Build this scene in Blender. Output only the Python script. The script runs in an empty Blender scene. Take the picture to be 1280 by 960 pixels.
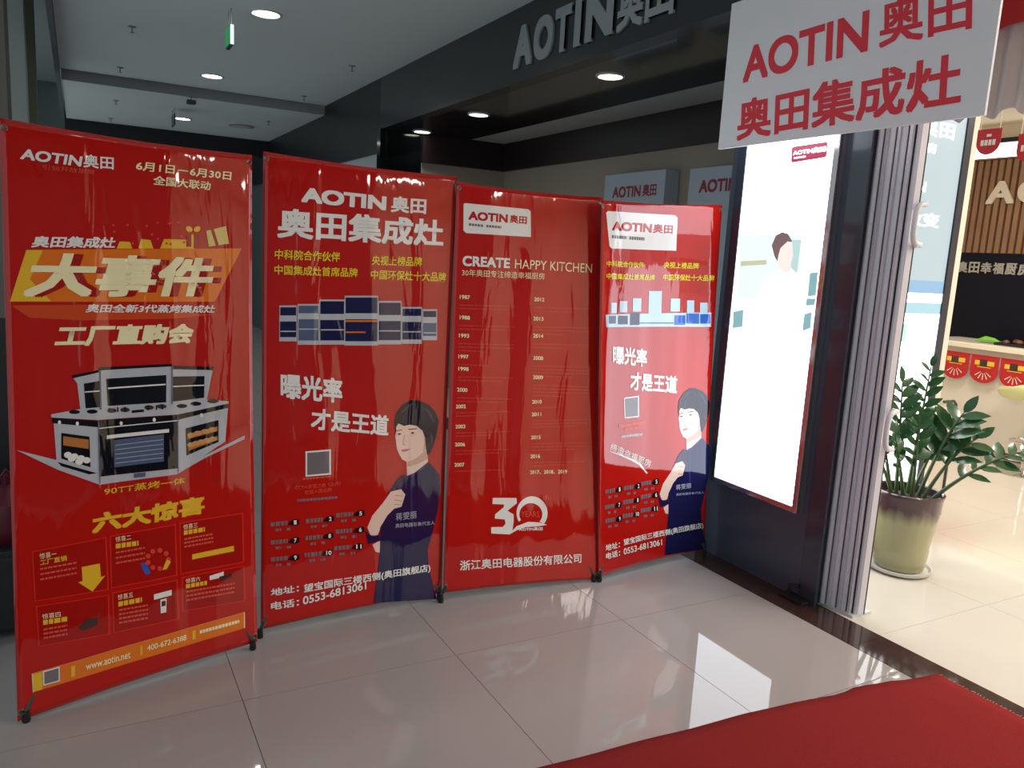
import bpy, bmesh, math, random
import numpy as np
from mathutils import Vector, Matrix
random.seed(7)
scene = bpy.context.scene
COL = bpy.context.collection

# ------------------------------------------------------------------ camera
F_PX = 982.0                       # focal length in pixels of the 1280x960 frame
H = 1.55                           # eye height
def _d(p):
    v = np.array([p[0] - 640.0, 480.0 - p[1], -F_PX]); return v / np.linalg.norm(v)
_up = -_d((300, 6500))             # vanishing point of the verticals
_y = _d((97, 289)); _y = _y - _up * (_y @ _up); _y /= np.linalg.norm(_y)   # vanishing point of the shop front
_x = np.cross(_y, _up)
R = np.array([_x, _y, _up])        # camera -> world
EYE = np.array([0, 0, H])
cam_data = bpy.data.cameras.new('camera'); cam_data.sensor_width = 36.0
cam_data.lens = F_PX / 1280 * 36; cam_data.clip_start = 0.05; cam_data.clip_end = 100
cam = bpy.data.objects.new('camera', cam_data); COL.objects.link(cam)
cam.matrix_world = Matrix.Translation(EYE) @ Matrix(R.tolist()).to_4x4()
scene.camera = cam

def ray(px, py): return R @ np.array([px - 640, 480 - py, -F_PX])
def onz(px, py, z=0.0): r = ray(px, py); return EYE + r * ((z - H) / r[2])
def onx(px, py, X): r = ray(px, py); return EYE + r * (X / r[0])
def ony(px, py, Y): r = ray(px, py); return EYE + r * (Y / r[1])

# ------------------------------------------------------------------ world, exposure
world = bpy.data.worlds.new('mall_ambient'); scene.world = world; world.use_nodes = True
bg = world.node_tree.nodes['Background']; bg.inputs[0].default_value = (0.80, 0.95, 0.99, 1); bg.inputs[1].default_value = 0.66
vs = scene.view_settings
vs.view_transform = 'Standard'; vs.look = 'None'; vs.gamma = 1.0; vs.exposure = 0.0; vs.use_curve_mapping = False

def area(name, loc, rot, sx, sy, w, col):
    l = bpy.data.lights.new(name, 'AREA'); l.shape = 'RECTANGLE'; l.size = sx; l.size_y = sy; l.energy = w; l.color = col
    o = bpy.data.objects.new(name, l); COL.objects.link(o); o.location = loc; o.rotation_euler = rot; return o
def spot(name, loc, w, col, ang=140, blend=0.8, r=0.09):
    l = bpy.data.lights.new(name, 'SPOT'); l.energy = w; l.color = col; l.spot_size = math.radians(ang); l.spot_blend = blend; l.shadow_soft_size = r
    o = bpy.data.objects.new(name, l); COL.objects.link(o); o.location = loc; return o
# the shop's warm ceiling panels (their housings are built with the shop)
SHOP_LAMPS = [(4.3, 1.2), (4.3, -0.9), (6.2, 1.2), (6.2, -0.9), (4.3, -3.0), (6.2, -3.0), (6.2, 3.6)]
for (lx, ly) in SHOP_LAMPS:
    area('shop_panel_light', (lx, ly, 3.08), (0, 0, 0), 0.58, 0.58, 38, (1.0, 0.95, 0.87))
# mall downlights in one row
MALL_LAMPS = [-4.7, -1.85, 1.0, 3.85, 6.70, 9.56]
for ly in MALL_LAMPS:
    spot('mall_downlight', (1.34, ly, 3.27), 8 if ly < 3 else 40, (0.97, 0.98, 1.0), 150)
spot('mall_downlight', (1.34, 12.40, 3.16), 40, (0.97, 0.98, 1.0), 150)

# ------------------------------------------------------------------ materials
def srgb(r, g, b):
    f = lambda c: (c / 12.92) if c <= 0.04045 else ((c + 0.055) / 1.055) ** 2.4
    return (f(r / 255), f(g / 255), f(b / 255))
MATS = {}
def mat(name, col, rough=0.5, metal=0.0, coat=0.0, emit=0.0, noise=0.0, scale=8.0, bump=0.0, bscale=60.0, alpha=1.0, spec=0.5, emit_col=None, coat_rough=0.05, trans=0.0):
    if name in MATS: return MATS[name]
    m = bpy.data.materials.new(name); m.use_nodes = True
    nt = m.node_tree; p = nt.nodes['Principled BSDF']
    c = (*col, 1.0)
    p.inputs['Base Color'].default_value = c; p.inputs['Roughness'].default_value = rough; p.inputs['Metallic'].default_value = metal
    p.inputs['Specular IOR Level'].default_value = spec
    p.inputs['Coat Weight'].default_value = coat; p.inputs['Coat Roughness'].default_value = coat_rough
    p.inputs['Alpha'].default_value = alpha
    if trans: p.inputs['Transmission Weight'].default_value = trans
    if emit > 0:
        p.inputs['Emission Color'].default_value = (*(emit_col or col), 1); p.inputs['Emission Strength'].default_value = emit
    tc = nt.nodes.new('ShaderNodeTexCoord')
    if noise > 0:
        n = nt.nodes.new('ShaderNodeTexNoise'); n.inputs['Scale'].default_value = scale; n.inputs['Detail'].default_value = 6
        nt.links.new(tc.outputs['Object'], n.inputs['Vector'])
        mx = nt.nodes.new('ShaderNodeMix'); mx.data_type = 'RGBA'
        mx.inputs[6].default_value = (*[min(1, v * (1 + noise)) for v in col], 1); mx.inputs[7].default_value = (*[v * (1 - noise) for v in col], 1)
        nt.links.new(n.outputs['Fac'], mx.inputs[0]); nt.links.new(mx.outputs[2], p.inputs['Base Color'])
    if bump > 0:
        n2 = nt.nodes.new('ShaderNodeTexNoise'); n2.inputs['Scale'].default_value = bscale; n2.inputs['Detail'].default_value = 4
        nt.links.new(tc.outputs['Object'], n2.inputs['Vector'])
        b = nt.nodes.new('ShaderNodeBump'); b.inputs['Strength'].default_value = bump; b.inputs['Distance'].default_value = 0.01
        nt.links.new(n2.outputs['Fac'], b.inputs['Height']); nt.links.new(b.outputs[0], p.inputs['Normal'])
    MATS[name] = m; return m
def vinyl(name, col, rough=0.45, coat=1.0):
    """laminated banner print: coloured base under a glossy film with fine vertical crinkles"""
    if name in MATS: return MATS[name]
    m = mat(name, col, rough, coat=coat, coat_rough=0.03, spec=0.0)
    nt = m.node_tree; p = nt.nodes['Principled BSDF']; p.inputs['Coat IOR'].default_value = 1.55
    uv = nt.nodes.new('ShaderNodeUVMap')
    mp = nt.nodes.new('ShaderNodeMapping'); mp.inputs['Scale'].default_value = (9, 1.6, 1)
    n = nt.nodes.new('ShaderNodeTexNoise'); n.inputs['Scale'].default_value = 1.0; n.inputs['Detail'].default_value = 3; n.inputs['Distortion'].default_value = 0.6
    b = nt.nodes.new('ShaderNodeBump'); b.inputs['Strength'].default_value = 0.30; b.inputs['Distance'].default_value = 0.012
    nt.links.new(uv.outputs[0], mp.inputs[0]); nt.links.new(mp.outputs[0], n.inputs['Vector']); nt.links.new(n.outputs['Fac'], b.inputs['Height'])
    nt.links.new(b.outputs[0], p.inputs['Coat Normal'])
    return m

M_RED = vinyl('banner_red', srgb(186, 24, 17))
M_RED_DEEP = vinyl('banner_red_deep', srgb(168, 22, 16))
M_RED_EDGE = vinyl('banner_red_line', srgb(222, 44, 34))
M_PINKTXT = vinyl('banner_pale_red', srgb(226, 92, 76))
M_WHITE = vinyl('banner_white', srgb(240, 236, 232))
M_CREAM = vinyl('banner_cream', srgb(250, 238, 190))
M_YEL = vinyl('banner_yellow', srgb(240, 214, 40))
M_GOLD = vinyl('banner_gold', srgb(236, 186, 50))
M_ORANGE = vinyl('banner_orange', srgb(232, 118, 30))
M_SILVER = vinyl('banner_silver', srgb(188, 190, 198))
M_GREY = vinyl('banner_grey', srgb(120, 112, 116))
M_DGREY = vinyl('banner_dark_grey', srgb(70, 48, 44))
M_BLACK = vinyl('banner_black', srgb(18, 18, 24))
M_NAVY = vinyl('banner_navy', srgb(26, 25, 72))
M_HAIR = vinyl('banner_hair', srgb(28, 22, 40))
M_SKIN = vinyl('banner_skin', srgb(240, 205, 190))
M_LIP = vinyl('banner_lip', srgb(206, 110, 110))
M_STEEL = vinyl('banner_steel_blue', srgb(84, 98, 128))
M_BLUE = vinyl('banner_blue', srgb(40, 96, 190))
M_CYAN = vinyl('banner_cyan', srgb(190, 216, 230))
M_BREAD = vinyl('banner_bread', srgb(190, 120, 60))
M_BACK = mat('banner_reverse', srgb(190, 190, 192), 0.6)
M_POLE = mat('pole_grey', srgb(70, 76, 74), 0.35, metal=0.4)
M_RUBBER = mat('black_rubber', srgb(18, 18, 18), 0.6)
M_METAL = mat('eyelet_metal', srgb(120, 112, 100), 0.35, metal=0.9)
M_CHROME = mat('chrome', srgb(215, 215, 215), 0.12, metal=1.0)

# ------------------------------------------------------------------ object helpers
BASE = {}
def link(name, me, material, parent):
    o = bpy.data.objects.new(name, me); COL.objects.link(o)
    if material is not None:
        for mm in (material if isinstance(material, (list, tuple)) else [material]): me.materials.append(mm)
    if parent is not None: o.parent = parent
    return o
def tag(o, label, cat, group=None):
    o['label'] = label; o['category'] = cat
    if group: o['group'] = group
    return o
def thing(name, label, cat, loc=(0, 0, 0), group=None):
    o = bpy.data.objects.new(name, None); COL.objects.link(o); o.location = loc; o.empty_display_size = 0.1
    BASE[o.name] = np.array(loc, float); return tag(o, label, cat, group)
def base_of(o):
    while o is not None:
        if o.name in BASE: return BASE[o.name]
        o = o.parent
    return np.zeros(3)

class MB:
    def __init__(s): s.v = []; s.f = []
    def add(s, vs_, fs):
        n = len(s.v); s.v += [tuple(map(float, p)) for p in vs_]; s.f += [tuple(i + n for i in f) for f in fs]; return s
    def box(s, x0, x1, y0, y1, z0, z1):
        return s.add([(x0, y0, z0), (x1, y0, z0), (x1, y1, z0), (x0, y1, z0), (x0, y0, z1), (x1, y0, z1), (x1, y1, z1), (x0, y1, z1)],
                     [(0, 3, 2, 1), (4, 5, 6, 7), (0, 1, 5, 4), (1, 2, 6, 5), (2, 3, 7, 6), (3, 0, 4, 7)])
    def tube(s, pts, r, n=8, cap=True):
        pts = [np.array(p, float) for p in pts]; rs = r if isinstance(r, (list, tuple)) else [r] * len(pts)
        vs_ = []; prev = None
        for i, p in enumerate(pts):
            t = pts[min(i + 1, len(pts) - 1)] - pts[max(i - 1, 0)]; t = t / (np.linalg.norm(t) + 1e-9)
            if prev is None:
                a = np.array([0, 0, 1.0]) if abs(t[2]) < 0.9 else np.array([1.0, 0, 0])
                u = np.cross(t, a)
            else: u = prev - t * (prev @ t)
            u /= np.linalg.norm(u); prev = u; w = np.cross(t, u)
            for k in range(n):
                an = 2 * math.pi * k / n; vs_.append(p + rs[i] * (math.cos(an) * u + math.sin(an) * w))
        fs = []
        for i in range(len(pts) - 1):
            for k in range(n):
                fs.append((i * n + k, i * n + (k + 1) % n, (i + 1) * n + (k + 1) % n, (i + 1) * n + k))
        if cap: fs.append(tuple(range(n - 1, -1, -1))); fs.append(tuple((len(pts) - 1) * n + k for k in range(n)))
        return s.add(vs_, fs)
    def lathe(s, prof, c=(0, 0, 0), n=32):
        vs_ = []; fs = []
        for (r, z) in prof:
            for k in range(n):
                a = 2 * math.pi * k / n; vs_.append((c[0] + r * math.cos(a), c[1] + r * math.sin(a), c[2] + z))
        for i in range(len(prof) - 1):
            for k in range(n):
                fs.append((i * n + k, i * n + (k + 1) % n, (i + 1) * n + (k + 1) % n, (i + 1) * n + k))
        if prof[0][0] > 1e-6: fs.append(tuple(range(n - 1, -1, -1)))
        if prof[-1][0] > 1e-6: fs.append(tuple((len(prof) - 1) * n + k for k in range(n)))
        return s.add(vs_, fs)
    def prism(s, poly, axis, a0, a1):
        """extrude a 2D polygon along axis 0/1/2"""
        n = len(poly); vs_ = []
        for a in (a0, a1):
            for (p, q) in poly:
                vs_.append([(a, p, q), (p, a, q), (p, q, a)][axis])
        fs = [tuple(range(n)), tuple(range(2 * n - 1, n - 1, -1))] + [(i, (i + 1) % n + 0, n + (i + 1) % n, n + i) for i in range(n)]
        return s.add(vs_, fs)
    def build(s, name, material, parent=None, smooth=False, bevel=0.0):
        b = base_of(parent) if parent is not None else np.zeros(3)
        me = bpy.data.meshes.new(name); me.from_pydata([tuple(np.array(p) - b) for p in s.v], [], s.f)
        bm = bmesh.new(); bm.from_mesh(me); bmesh.ops.recalc_face_normals(bm, faces=bm.faces)
        if bevel > 0: bmesh.ops.bevel(bm, geom=list(bm.edges), offset=bevel, segments=2, affect='EDGES', profile=0.6)
        bm.to_mesh(me); bm.free()
        if smooth:
            for p in me.polygons: p.use_smooth = True
            me.set_sharp_from_angle(angle=math.radians(40))
        return link(name, me, material, parent)
def box(name, x0, x1, y0, y1, z0, z1, material, parent=None, bevel=0.0):
    return MB().box(x0, x1, y0, y1, z0, z1).build(name, material, parent, bevel=bevel)
def struct(o): o['kind'] = 'structure'; return o

# ------------------------------------------------------------------ flat print: text and shapes on a surface
class Surf:
    """plane with axes a (to the viewer's right), b (up), n (towards the viewer) and a displacement along n"""
    def __init__(s, o, ea, eb, w=None):
        s.o = np.array(o, float); s.ea = np.array(ea, float); s.eb = np.array(eb, float)
        s.n = np.cross(s.ea, s.eb); s.w = w
    def inv(s, p):
        r = ray(*p); t = ((s.o - EYE) @ s.n) / (r @ s.n); q = EYE + t * r - s.o
        return np.array([q @ s.ea, q @ s.eb])
    def pos(s, a, b, off=0.0):
        d = off + (s.w(a, b) if s.w else 0.0)
        return s.o + a * s.ea + b * s.eb + d * s.n
def finish_print(bm, surf, name, material, parent, off, keepz=False):
    if surf.w is not None:
        xs = [v.co.x for v in bm.verts]; ys = [v.co.y for v in bm.verts]
        for ax, vals in ((0, xs), (1, ys)):
            lo, hi = min(vals), max(vals)
            if hi - lo > 0.045:
                st = 0.03 if ax == 0 else 0.06
                k = math.ceil(lo / st)
                while k * st < hi:
                    co = [0, 0, 0]; no = [0, 0, 0]; co[ax] = k * st; no[ax] = 1
                    bmesh.ops.bisect_plane(bm, geom=bm.verts[:] + bm.edges[:] + bm.faces[:], plane_co=co, plane_no=no)
                    k += 1
    uvl = bm.loops.layers.uv.new('UVMap')
    for f in bm.faces:
        for l in f.loops: l[uvl].uv = (l.vert.co.x, l.vert.co.y)
    b = base_of(parent)
    for v in bm.verts:
        p = surf.pos(v.co.x, v.co.y, off + v.co.z) - b
        v.co = p
    me = bpy.data.meshes.new(name); bm.to_mesh(me); bm.free()
    if surf.w is not None:
        for p in me.polygons: p.use_smooth = True
    return link(name, me, material, parent)
def poly_ab(surf, pts, material, parent, name='printed_shape', off=0.0012):
    bm = bmesh.new()
    f = bm.faces.new([bm.verts.new((p[0], p[1], 0)) for p in pts])
    bmesh.ops.triangulate(bm, faces=[f])
    for f in bm.faces:
        if f.normal.z < 0: f.normal_flip()
    return finish_print(bm, surf, name, material, parent, off)
def poly(surf, pts, material, parent, name='printed_shape', off=0.0012):
    return poly_ab(surf, [surf.inv(p) for p in pts], material, parent, name, off)
def polys(surf, plist, material, parent, name, off=0.0012, tiny=False):
    if not tiny:                       # every shape is a part of its own
        return [poly(surf, pts, material, parent, name, off) for pts in plist]
    bm = bmesh.new()
    for pts in plist:
        f = bm.faces.new([bm.verts.new((*surf.inv(p), 0)) for p in pts])
        bmesh.ops.triangulate(bm, faces=[f])
    for f in bm.faces:
        if f.normal.z < 0: f.normal_flip()
    o = finish_print(bm, surf, name, material, parent, off); o['kind'] = 'stuff'; return o
def ell(c, rx, ry, n=18, rot=0.0):
    return [(c[0] + rx * math.cos(t) * math.cos(rot) - ry * math.sin(t) * math.sin(rot), c[1] + rx * math.cos(t) * math.sin(rot) + ry * math.sin(t) * math.cos(rot)) for t in [2 * math.pi * k / n for k in range(n)]]
GLYPH = {}
def glyphs(body, extrude=0.0):
    k = (body, extrude)
    if k not in GLYPH:
        c = bpy.data.curves.new('lettering', 'FONT'); c.body = body; c.size = 1; c.fill_mode = 'FRONT'
        if extrude: c.fill_mode = 'BOTH'; c.extrude = 0.5
        c.resolution_u = 2 if any(ord(ch) > 0x2000 for ch in body) else 6
        o = bpy.data.objects.new('lettering', c); COL.objects.link(o); bpy.context.view_layer.update()
        me = bpy.data.meshes.new_from_object(o.evaluated_get(bpy.context.evaluated_depsgraph_get()))
        bpy.data.objects.remove(o); bpy.data.curves.remove(c)
        co = np.empty(len(me.vertices) * 3); me.vertices.foreach_get('co', co); co = co.reshape(-1, 3)
        fs = [tuple(p.vertices) for p in me.polygons]; bpy.data.meshes.remove(me)
        lo = co[:, :2].min(0); hi = co[:, :2].max(0)
        GLYPH[k] = (co, fs, lo, hi)
    return GLYPH[k]
def text_ab(surf, body, A, B, T, material, parent, bold=0.0, name='lettering', off=0.0018, thick=0.0):
    """fit the lettering into the parallelogram A (bottom left) B (bottom right) T (top left), in surface coordinates"""
    co, fs, lo, hi = glyphs(body, thick)
    A = np.array(A); ex = np.array(B) - A; ey = np.array(T) - A
    sx = 1 / (hi[0] - lo[0] + 2 * bold); sy = 1 / (hi[1] - lo[1] + 2 * bold)
    bm = bmesh.new()
    shifts = [(0, 0)] if bold == 0 else [(bold, bold), (-bold, bold), (bold, -bold), (-bold, -bold)]
    if bold >= 0.028: shifts += [(0, 0), (bold, 0), (-bold, 0), (0, bold), (0, -bold)]
    for i, (dx, dy) in enumerate(shifts):
        vs_ = []
        for p in co:
            u = (p[0] - lo[0] + dx + bold) * sx; v = (p[1] - lo[1] + dy + bold) * sy
            q = A + u * ex + v * ey
            vs_.append(bm.verts.new((q[0], q[1], (p[2] * 2 * thick if thick else 0.0) + i * 0.00003)))
        for f in fs:
            try: bm.faces.new([vs_[j] for j in f])
            except ValueError: pass
    if thick:
        bmesh.ops.recalc_face_normals(bm, faces=bm.faces)
    return finish_print(bm, surf, name, material, parent, off + thick)
def text(surf, body, bl, br, tl, material, parent, bold=0.0, name='lettering', off=0.0018, thick=0.0):
    return text_ab(surf, body, surf.inv(bl), surf.inv(br), surf.inv(tl), material, parent, bold, name, off, thick)
def dashes(surf, lines, material, parent, name='small_print', off=0.0016, seg=(0.006, 0.014), gap=0.0025):
    """rows of tiny illegible print: lines of (left, right, height) in pixels"""
    bm = bmesh.new(); rnd = random.Random(len(lines) * 7 + int(lines[0][0][0]))
    for (l, r, hpx) in lines:
        A = surf.inv(l); B = surf.inv(r); T = surf.inv((l[0], l[1] - hpx)); up = T - A; d = B - A; L = np.linalg.norm(d); d = d / L; t = 0.0
        while t < L - 0.002:
            e = min(L, t + rnd.uniform(*seg))
            q = [A + d * t, A + d * e, A + d * e + up, A + d * t + up]
            bm.faces.new([bm.verts.new((*p, 0)) for p in q]); t = e + gap
    for f in bm.faces:
        if f.normal.z < 0: f.normal_flip()
    o = finish_print(bm, surf, name, material, parent, off); o['kind'] = 'stuff'; return o
def Z(x0, y0, s):
    return lambda *pts: [(x0 + p[0] / s, y0 + p[1] / s) for p in pts]

# ================================================================== SETTING
XF = 2.83         # front line of the shop (kerb of dark stone)
XP = 3.00         # face of the lightbox pillar
M_TILE = mat('floor_tile', srgb(166, 158, 156), 0.025, noise=0.05, scale=2.5, spec=0.42)
M_GROUT = mat('grout', srgb(120, 108, 104), 0.7)
M_STONE = mat('dark_marble', srgb(64, 46, 42), 0.08, noise=0.45, scale=14)
M_SHOPTILE = mat('shop_tile', srgb(212, 205, 194), 0.07, noise=0.06, scale=3.0)
T = 0.8
floor = struct(box('floor', -1.4, XF, -5, 16, -0.05, -0.004, M_GROUT))
tm = None
X0 = 0.449; Y0 = 2.575
ni = 0
for i in range(-2, 3):
    for j in range(-4, 17):
        x0 = X0 + i * T; x1 = min(x0 + T, XF); y0 = Y0 + (j - 1) * T; y1 = y0 + T
        x0g, x1g, y0g, y1g = x0 + 0.0012, x1 - 0.0012, y0 + 0.0012, y1 - 0.0012
        if x1 - x0 > 0.79:
            if tm is None:
                t_ = MB().box(-T / 2 + .0012, T / 2 - .0012, -T / 2 + .0012, T / 2 - .0012, -0.02, 0).build('tile', M_TILE, floor); tm = t_.data
            else:
                t_ = bpy.data.objects.new('tile', tm); COL.objects.link(t_); t_.parent = floor
            t_.location = (x0 + T / 2, y0 + T / 2, 0)
        else:
            box('tile', x0g, x1g, y0g, y1g, -0.02, 0, M_TILE, floor)
# dark stone kerb in slabs
kerb = struct(box('trim_threshold', XF, 3.035, -5, 16, -0.05, -0.003, M_GROUT))
for k in range(12):
    y0 = -4.0 + k * 1.2
    box('stone_slab', XF + 0.001, 3.034, y0 + 0.001, y0 + 1.199, -0.02, 0.001, M_STONE, kerb)
# shop floor
sfloor = struct(box('floor_shop', 3.035, 8.2, -4.6, 9.0, -0.05, -0.004, M_GROUT))
stm = None
for i in range(0, 7):
    for j in range(-7, 14):
        x0 = 3.035 + i * T; y0 = 2.02 + (j - 1) * T
        if x0 + T > 8.7: continue
        if stm is None:
            t_ = MB().box(-T / 2 + .001, T / 2 - .001, -T / 2 + .001, T / 2 - .001, -0.02, 0).build('tile', M_SHOPTILE, sfloor); stm = t_.data
        else:
            t_ = bpy.data.objects.new('tile', stm); COL.objects.link(t_); t_.parent = sfloor
        t_.location = (x0 + T / 2, y0 + T / 2, 0)

# ---- ceilings of the mall
M_CEIL = mat('mall_ceiling', srgb(222, 228, 228), 0.75, noise=0.03, scale=1.5)
M_DARKGAP = mat('dark_recess', srgb(30, 32, 34), 0.8)
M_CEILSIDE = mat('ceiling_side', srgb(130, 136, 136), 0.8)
ZC = 3.31
struct(box('ceiling', -0.12, XF, -5, 10.41, ZC, ZC + 0.06, M_CEIL))
struct(box('ceiling_far', -0.10, XF, 10.47, 13.9, 3.20, 3.26, M_CEIL))
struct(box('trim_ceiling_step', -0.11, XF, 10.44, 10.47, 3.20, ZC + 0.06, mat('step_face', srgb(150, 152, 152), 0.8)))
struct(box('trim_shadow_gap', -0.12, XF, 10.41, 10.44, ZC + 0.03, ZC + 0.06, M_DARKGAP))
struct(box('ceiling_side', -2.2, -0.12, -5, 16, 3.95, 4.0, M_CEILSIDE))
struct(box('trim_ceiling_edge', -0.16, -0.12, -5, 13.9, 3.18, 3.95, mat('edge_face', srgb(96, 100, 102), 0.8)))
struct(box('trim_end_beam', -0.12, XF, 13.9, 14.2, 2.95, 4.0, M_DARKGAP))
# ---- far end and left side
M_WALLG = mat('far_wall_grey', srgb(78, 86, 86), 0.7, noise=0.05, scale=2)
struct(box('wall_far', -2.2, XF, 15.6, 15.7, 0, 4.0, M_WALLG))
struct(box('trim_far_light_strip', XF - 0.01, XF + 0.02, 13.22, 13.36, 1.5, 2.5, mat('far_strip', srgb(230, 235, 240), 0.5, emit=0.8)))
M_TAUPE = mat('taupe_wall', srgb(112, 104, 100), 0.6)
M_PALE = mat('pale_pier', srgb(176, 184, 178), 0.5)
M_OLIVE = mat('olive_pier', srgb(104, 104, 86), 0.5)
struct(box('wall_left', -1.4, -0.395, 6.6, 7.0, 0, 3.95, M_TAUPE))
struct(box('wall_left_pier', -1.4, -0.365, 8.6, 8.9, 0, 3.95, M_PALE))
struct(box('wall_left_column', -0.9, -0.325, 9.6, 9.9, 0, 3.95, M_OLIVE))

# ---- black fascia over the shop front
M_FASCIA = mat('fascia_black', srgb(36, 40, 43), 0.25, coat=0.2)
M_SOFFIT = mat('soffit_black_gloss', srgb(20, 22, 24), 0.10, coat=0.5)
fascia = struct(MB().box(XF, XF + 0.12, -5, 8.27, 2.79, ZC).build('wall_fascia', M_FASCIA))
struct(box('wall_fascia_next', XF, XF + 0.12, 8.27, 15.6, 2.55, ZC, mat('fascia_next', srgb(26, 30, 31), 0.4)))
struct(box('wall_next_shop', XF + 0.02, XF + 0.1, 8.32, 11.0, 0, 2.55, mat('next_shop_wall', srgb(170, 178, 182), 0.6)))
struct(box('wall_next_shop_dark', XF + 0.02, XF + 0.1, 11.0, 15.6, 0, 2.55, mat('next_shop_dark', srgb(86, 98, 98), 0.6)))
struct(box('trim_fascia_end', XF - 0.01, XF + 0.06, 8.22, 8.32, 0, 2.80, mat('black_glass_end', srgb(14, 18, 20), 0.1)))
# dim room behind the banners
M_BEIGE = mat('dim_room_wall', srgb(158, 146, 132), 0.7, noise=0.04, scale=2)
M_BAND = mat('dark_maroon_band', srgb(34, 20, 24), 0.4)
struct(box('ceiling_dim_room', XF + 0.12, 3.84, 2.92, 8.3, 2.79, 2.85, M_SOFFIT))
struct(box('ceiling_dim_room_strip', 3.84, 4.30, 2.92, 8.3, 2.79, 2.85, mat('pale_strip', srgb(176, 176, 174), 0.7)))
struct(box('wall_dim_back', 4.30, 4.36, 2.92, 8.3, 0, 2.85, M_BEIGE))
struct(box('wall_dim_end', XF + 0.45, 4.30, 8.2, 8.3, 0, 2.79, M_BEIGE))
struct(box('wall_dim_end_glass', XF + 0.06, XF + 0.45, 8.2, 8.3, 0, 2.79, mat('black_glass', srgb(10, 12, 14), 0.08)))
struct(box('trim_band_back', 4.255, 4.30, 2.92, 8.2, 2.49, 2.789, M_BAND))
struct(box('trim_band_end', XF + 0.45, 4.255, 8.155, 8.2, 2.49, 2.789, M_BAND))

# ---- partition between the dim room and the bright shop, shop shell
M_SHOPWALL = mat('shop_wall_cream', srgb(226, 216, 200), 0.6)
M_WOODB = mat('wood_base', srgb(140, 92, 60), 0.5, noise=0.2, scale=10)
struct(box('wall_partition', 3.16, 4.50, 2.82, 2.92, 0, 3.1, M_SHOPWALL))
struct(box('wall_shop_step', 4.36, 4.50, 2.92, 5.7, 0, 3.1, M_SHOPWALL))
struct(box('wall_shop_left', 4.50, 8.25, 5.6, 5.7, 0, 3.1, M_SHOPWALL))
struct(box('wall_shop_back', 8.06, 8.2, -4.6, 5.6, 0, 3.1, M_SHOPWALL))
struct(box('wall_shop_right', 3.1, 8.06, -4.6, -4.5, 0, 3.1, M_SHOPWALL))
struct(box('ceiling_shop', XF + 0.12, 8.2, -4.6, 2.92, 3.1, 3.16, mat('shop_ceiling', srgb(228, 218, 200), 0.7)))
struct(box('ceiling_shop_side', 4.36, 8.2, 2.92, 5.7, 3.1, 3.16, MATS['shop_ceiling']))
struct(box('wall_front_right', XP, XP + 0.12, -5, -1.0, 0, 3.1, mat('pillar_dark', srgb(66, 72, 88), 0.35, coat=0.1)))
struct(box('trim_fascia_soffit', XF + 0.12, 3.2, -2.7, 2.92, 2.79, 2.85, M_SOFFIT))
struct(box('wall_over_door', XP + 0.12, 3.22, -4.5, 2.82, 2.85, 3.1, M_SHOPWALL))
M_PANEL = mat('shop_lamp_diffuser', srgb(255, 240, 215), 0.5, emit=4.0)
for (lx, ly) in SHOP_LAMPS:
    pl = thing('ceiling_panel_light', 'square warm white panel light in the shop ceiling', 'ceiling light', (lx, ly, 3.1), 'panel lights of the shop ceiling')
    box('diffuser', lx - .29, lx + .29, ly - .29, ly + .29, 3.09, 3.1, M_PANEL, pl)
    MB().box(lx - .31, lx + .31, ly - .31, ly - .29, 3.086, 3.1).box(lx - .31, lx + .31, ly + .29, ly + .31, 3.086, 3.1).box(lx - .31, lx - .29, ly - .29, ly + .29, 3.086, 3.1).box(lx + .29, lx + .31, ly - .29, ly + .29, 3.086, 3.1).build('frame', mat('lamp_frame', srgb(230, 226, 218), 0.4), pl)

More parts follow.
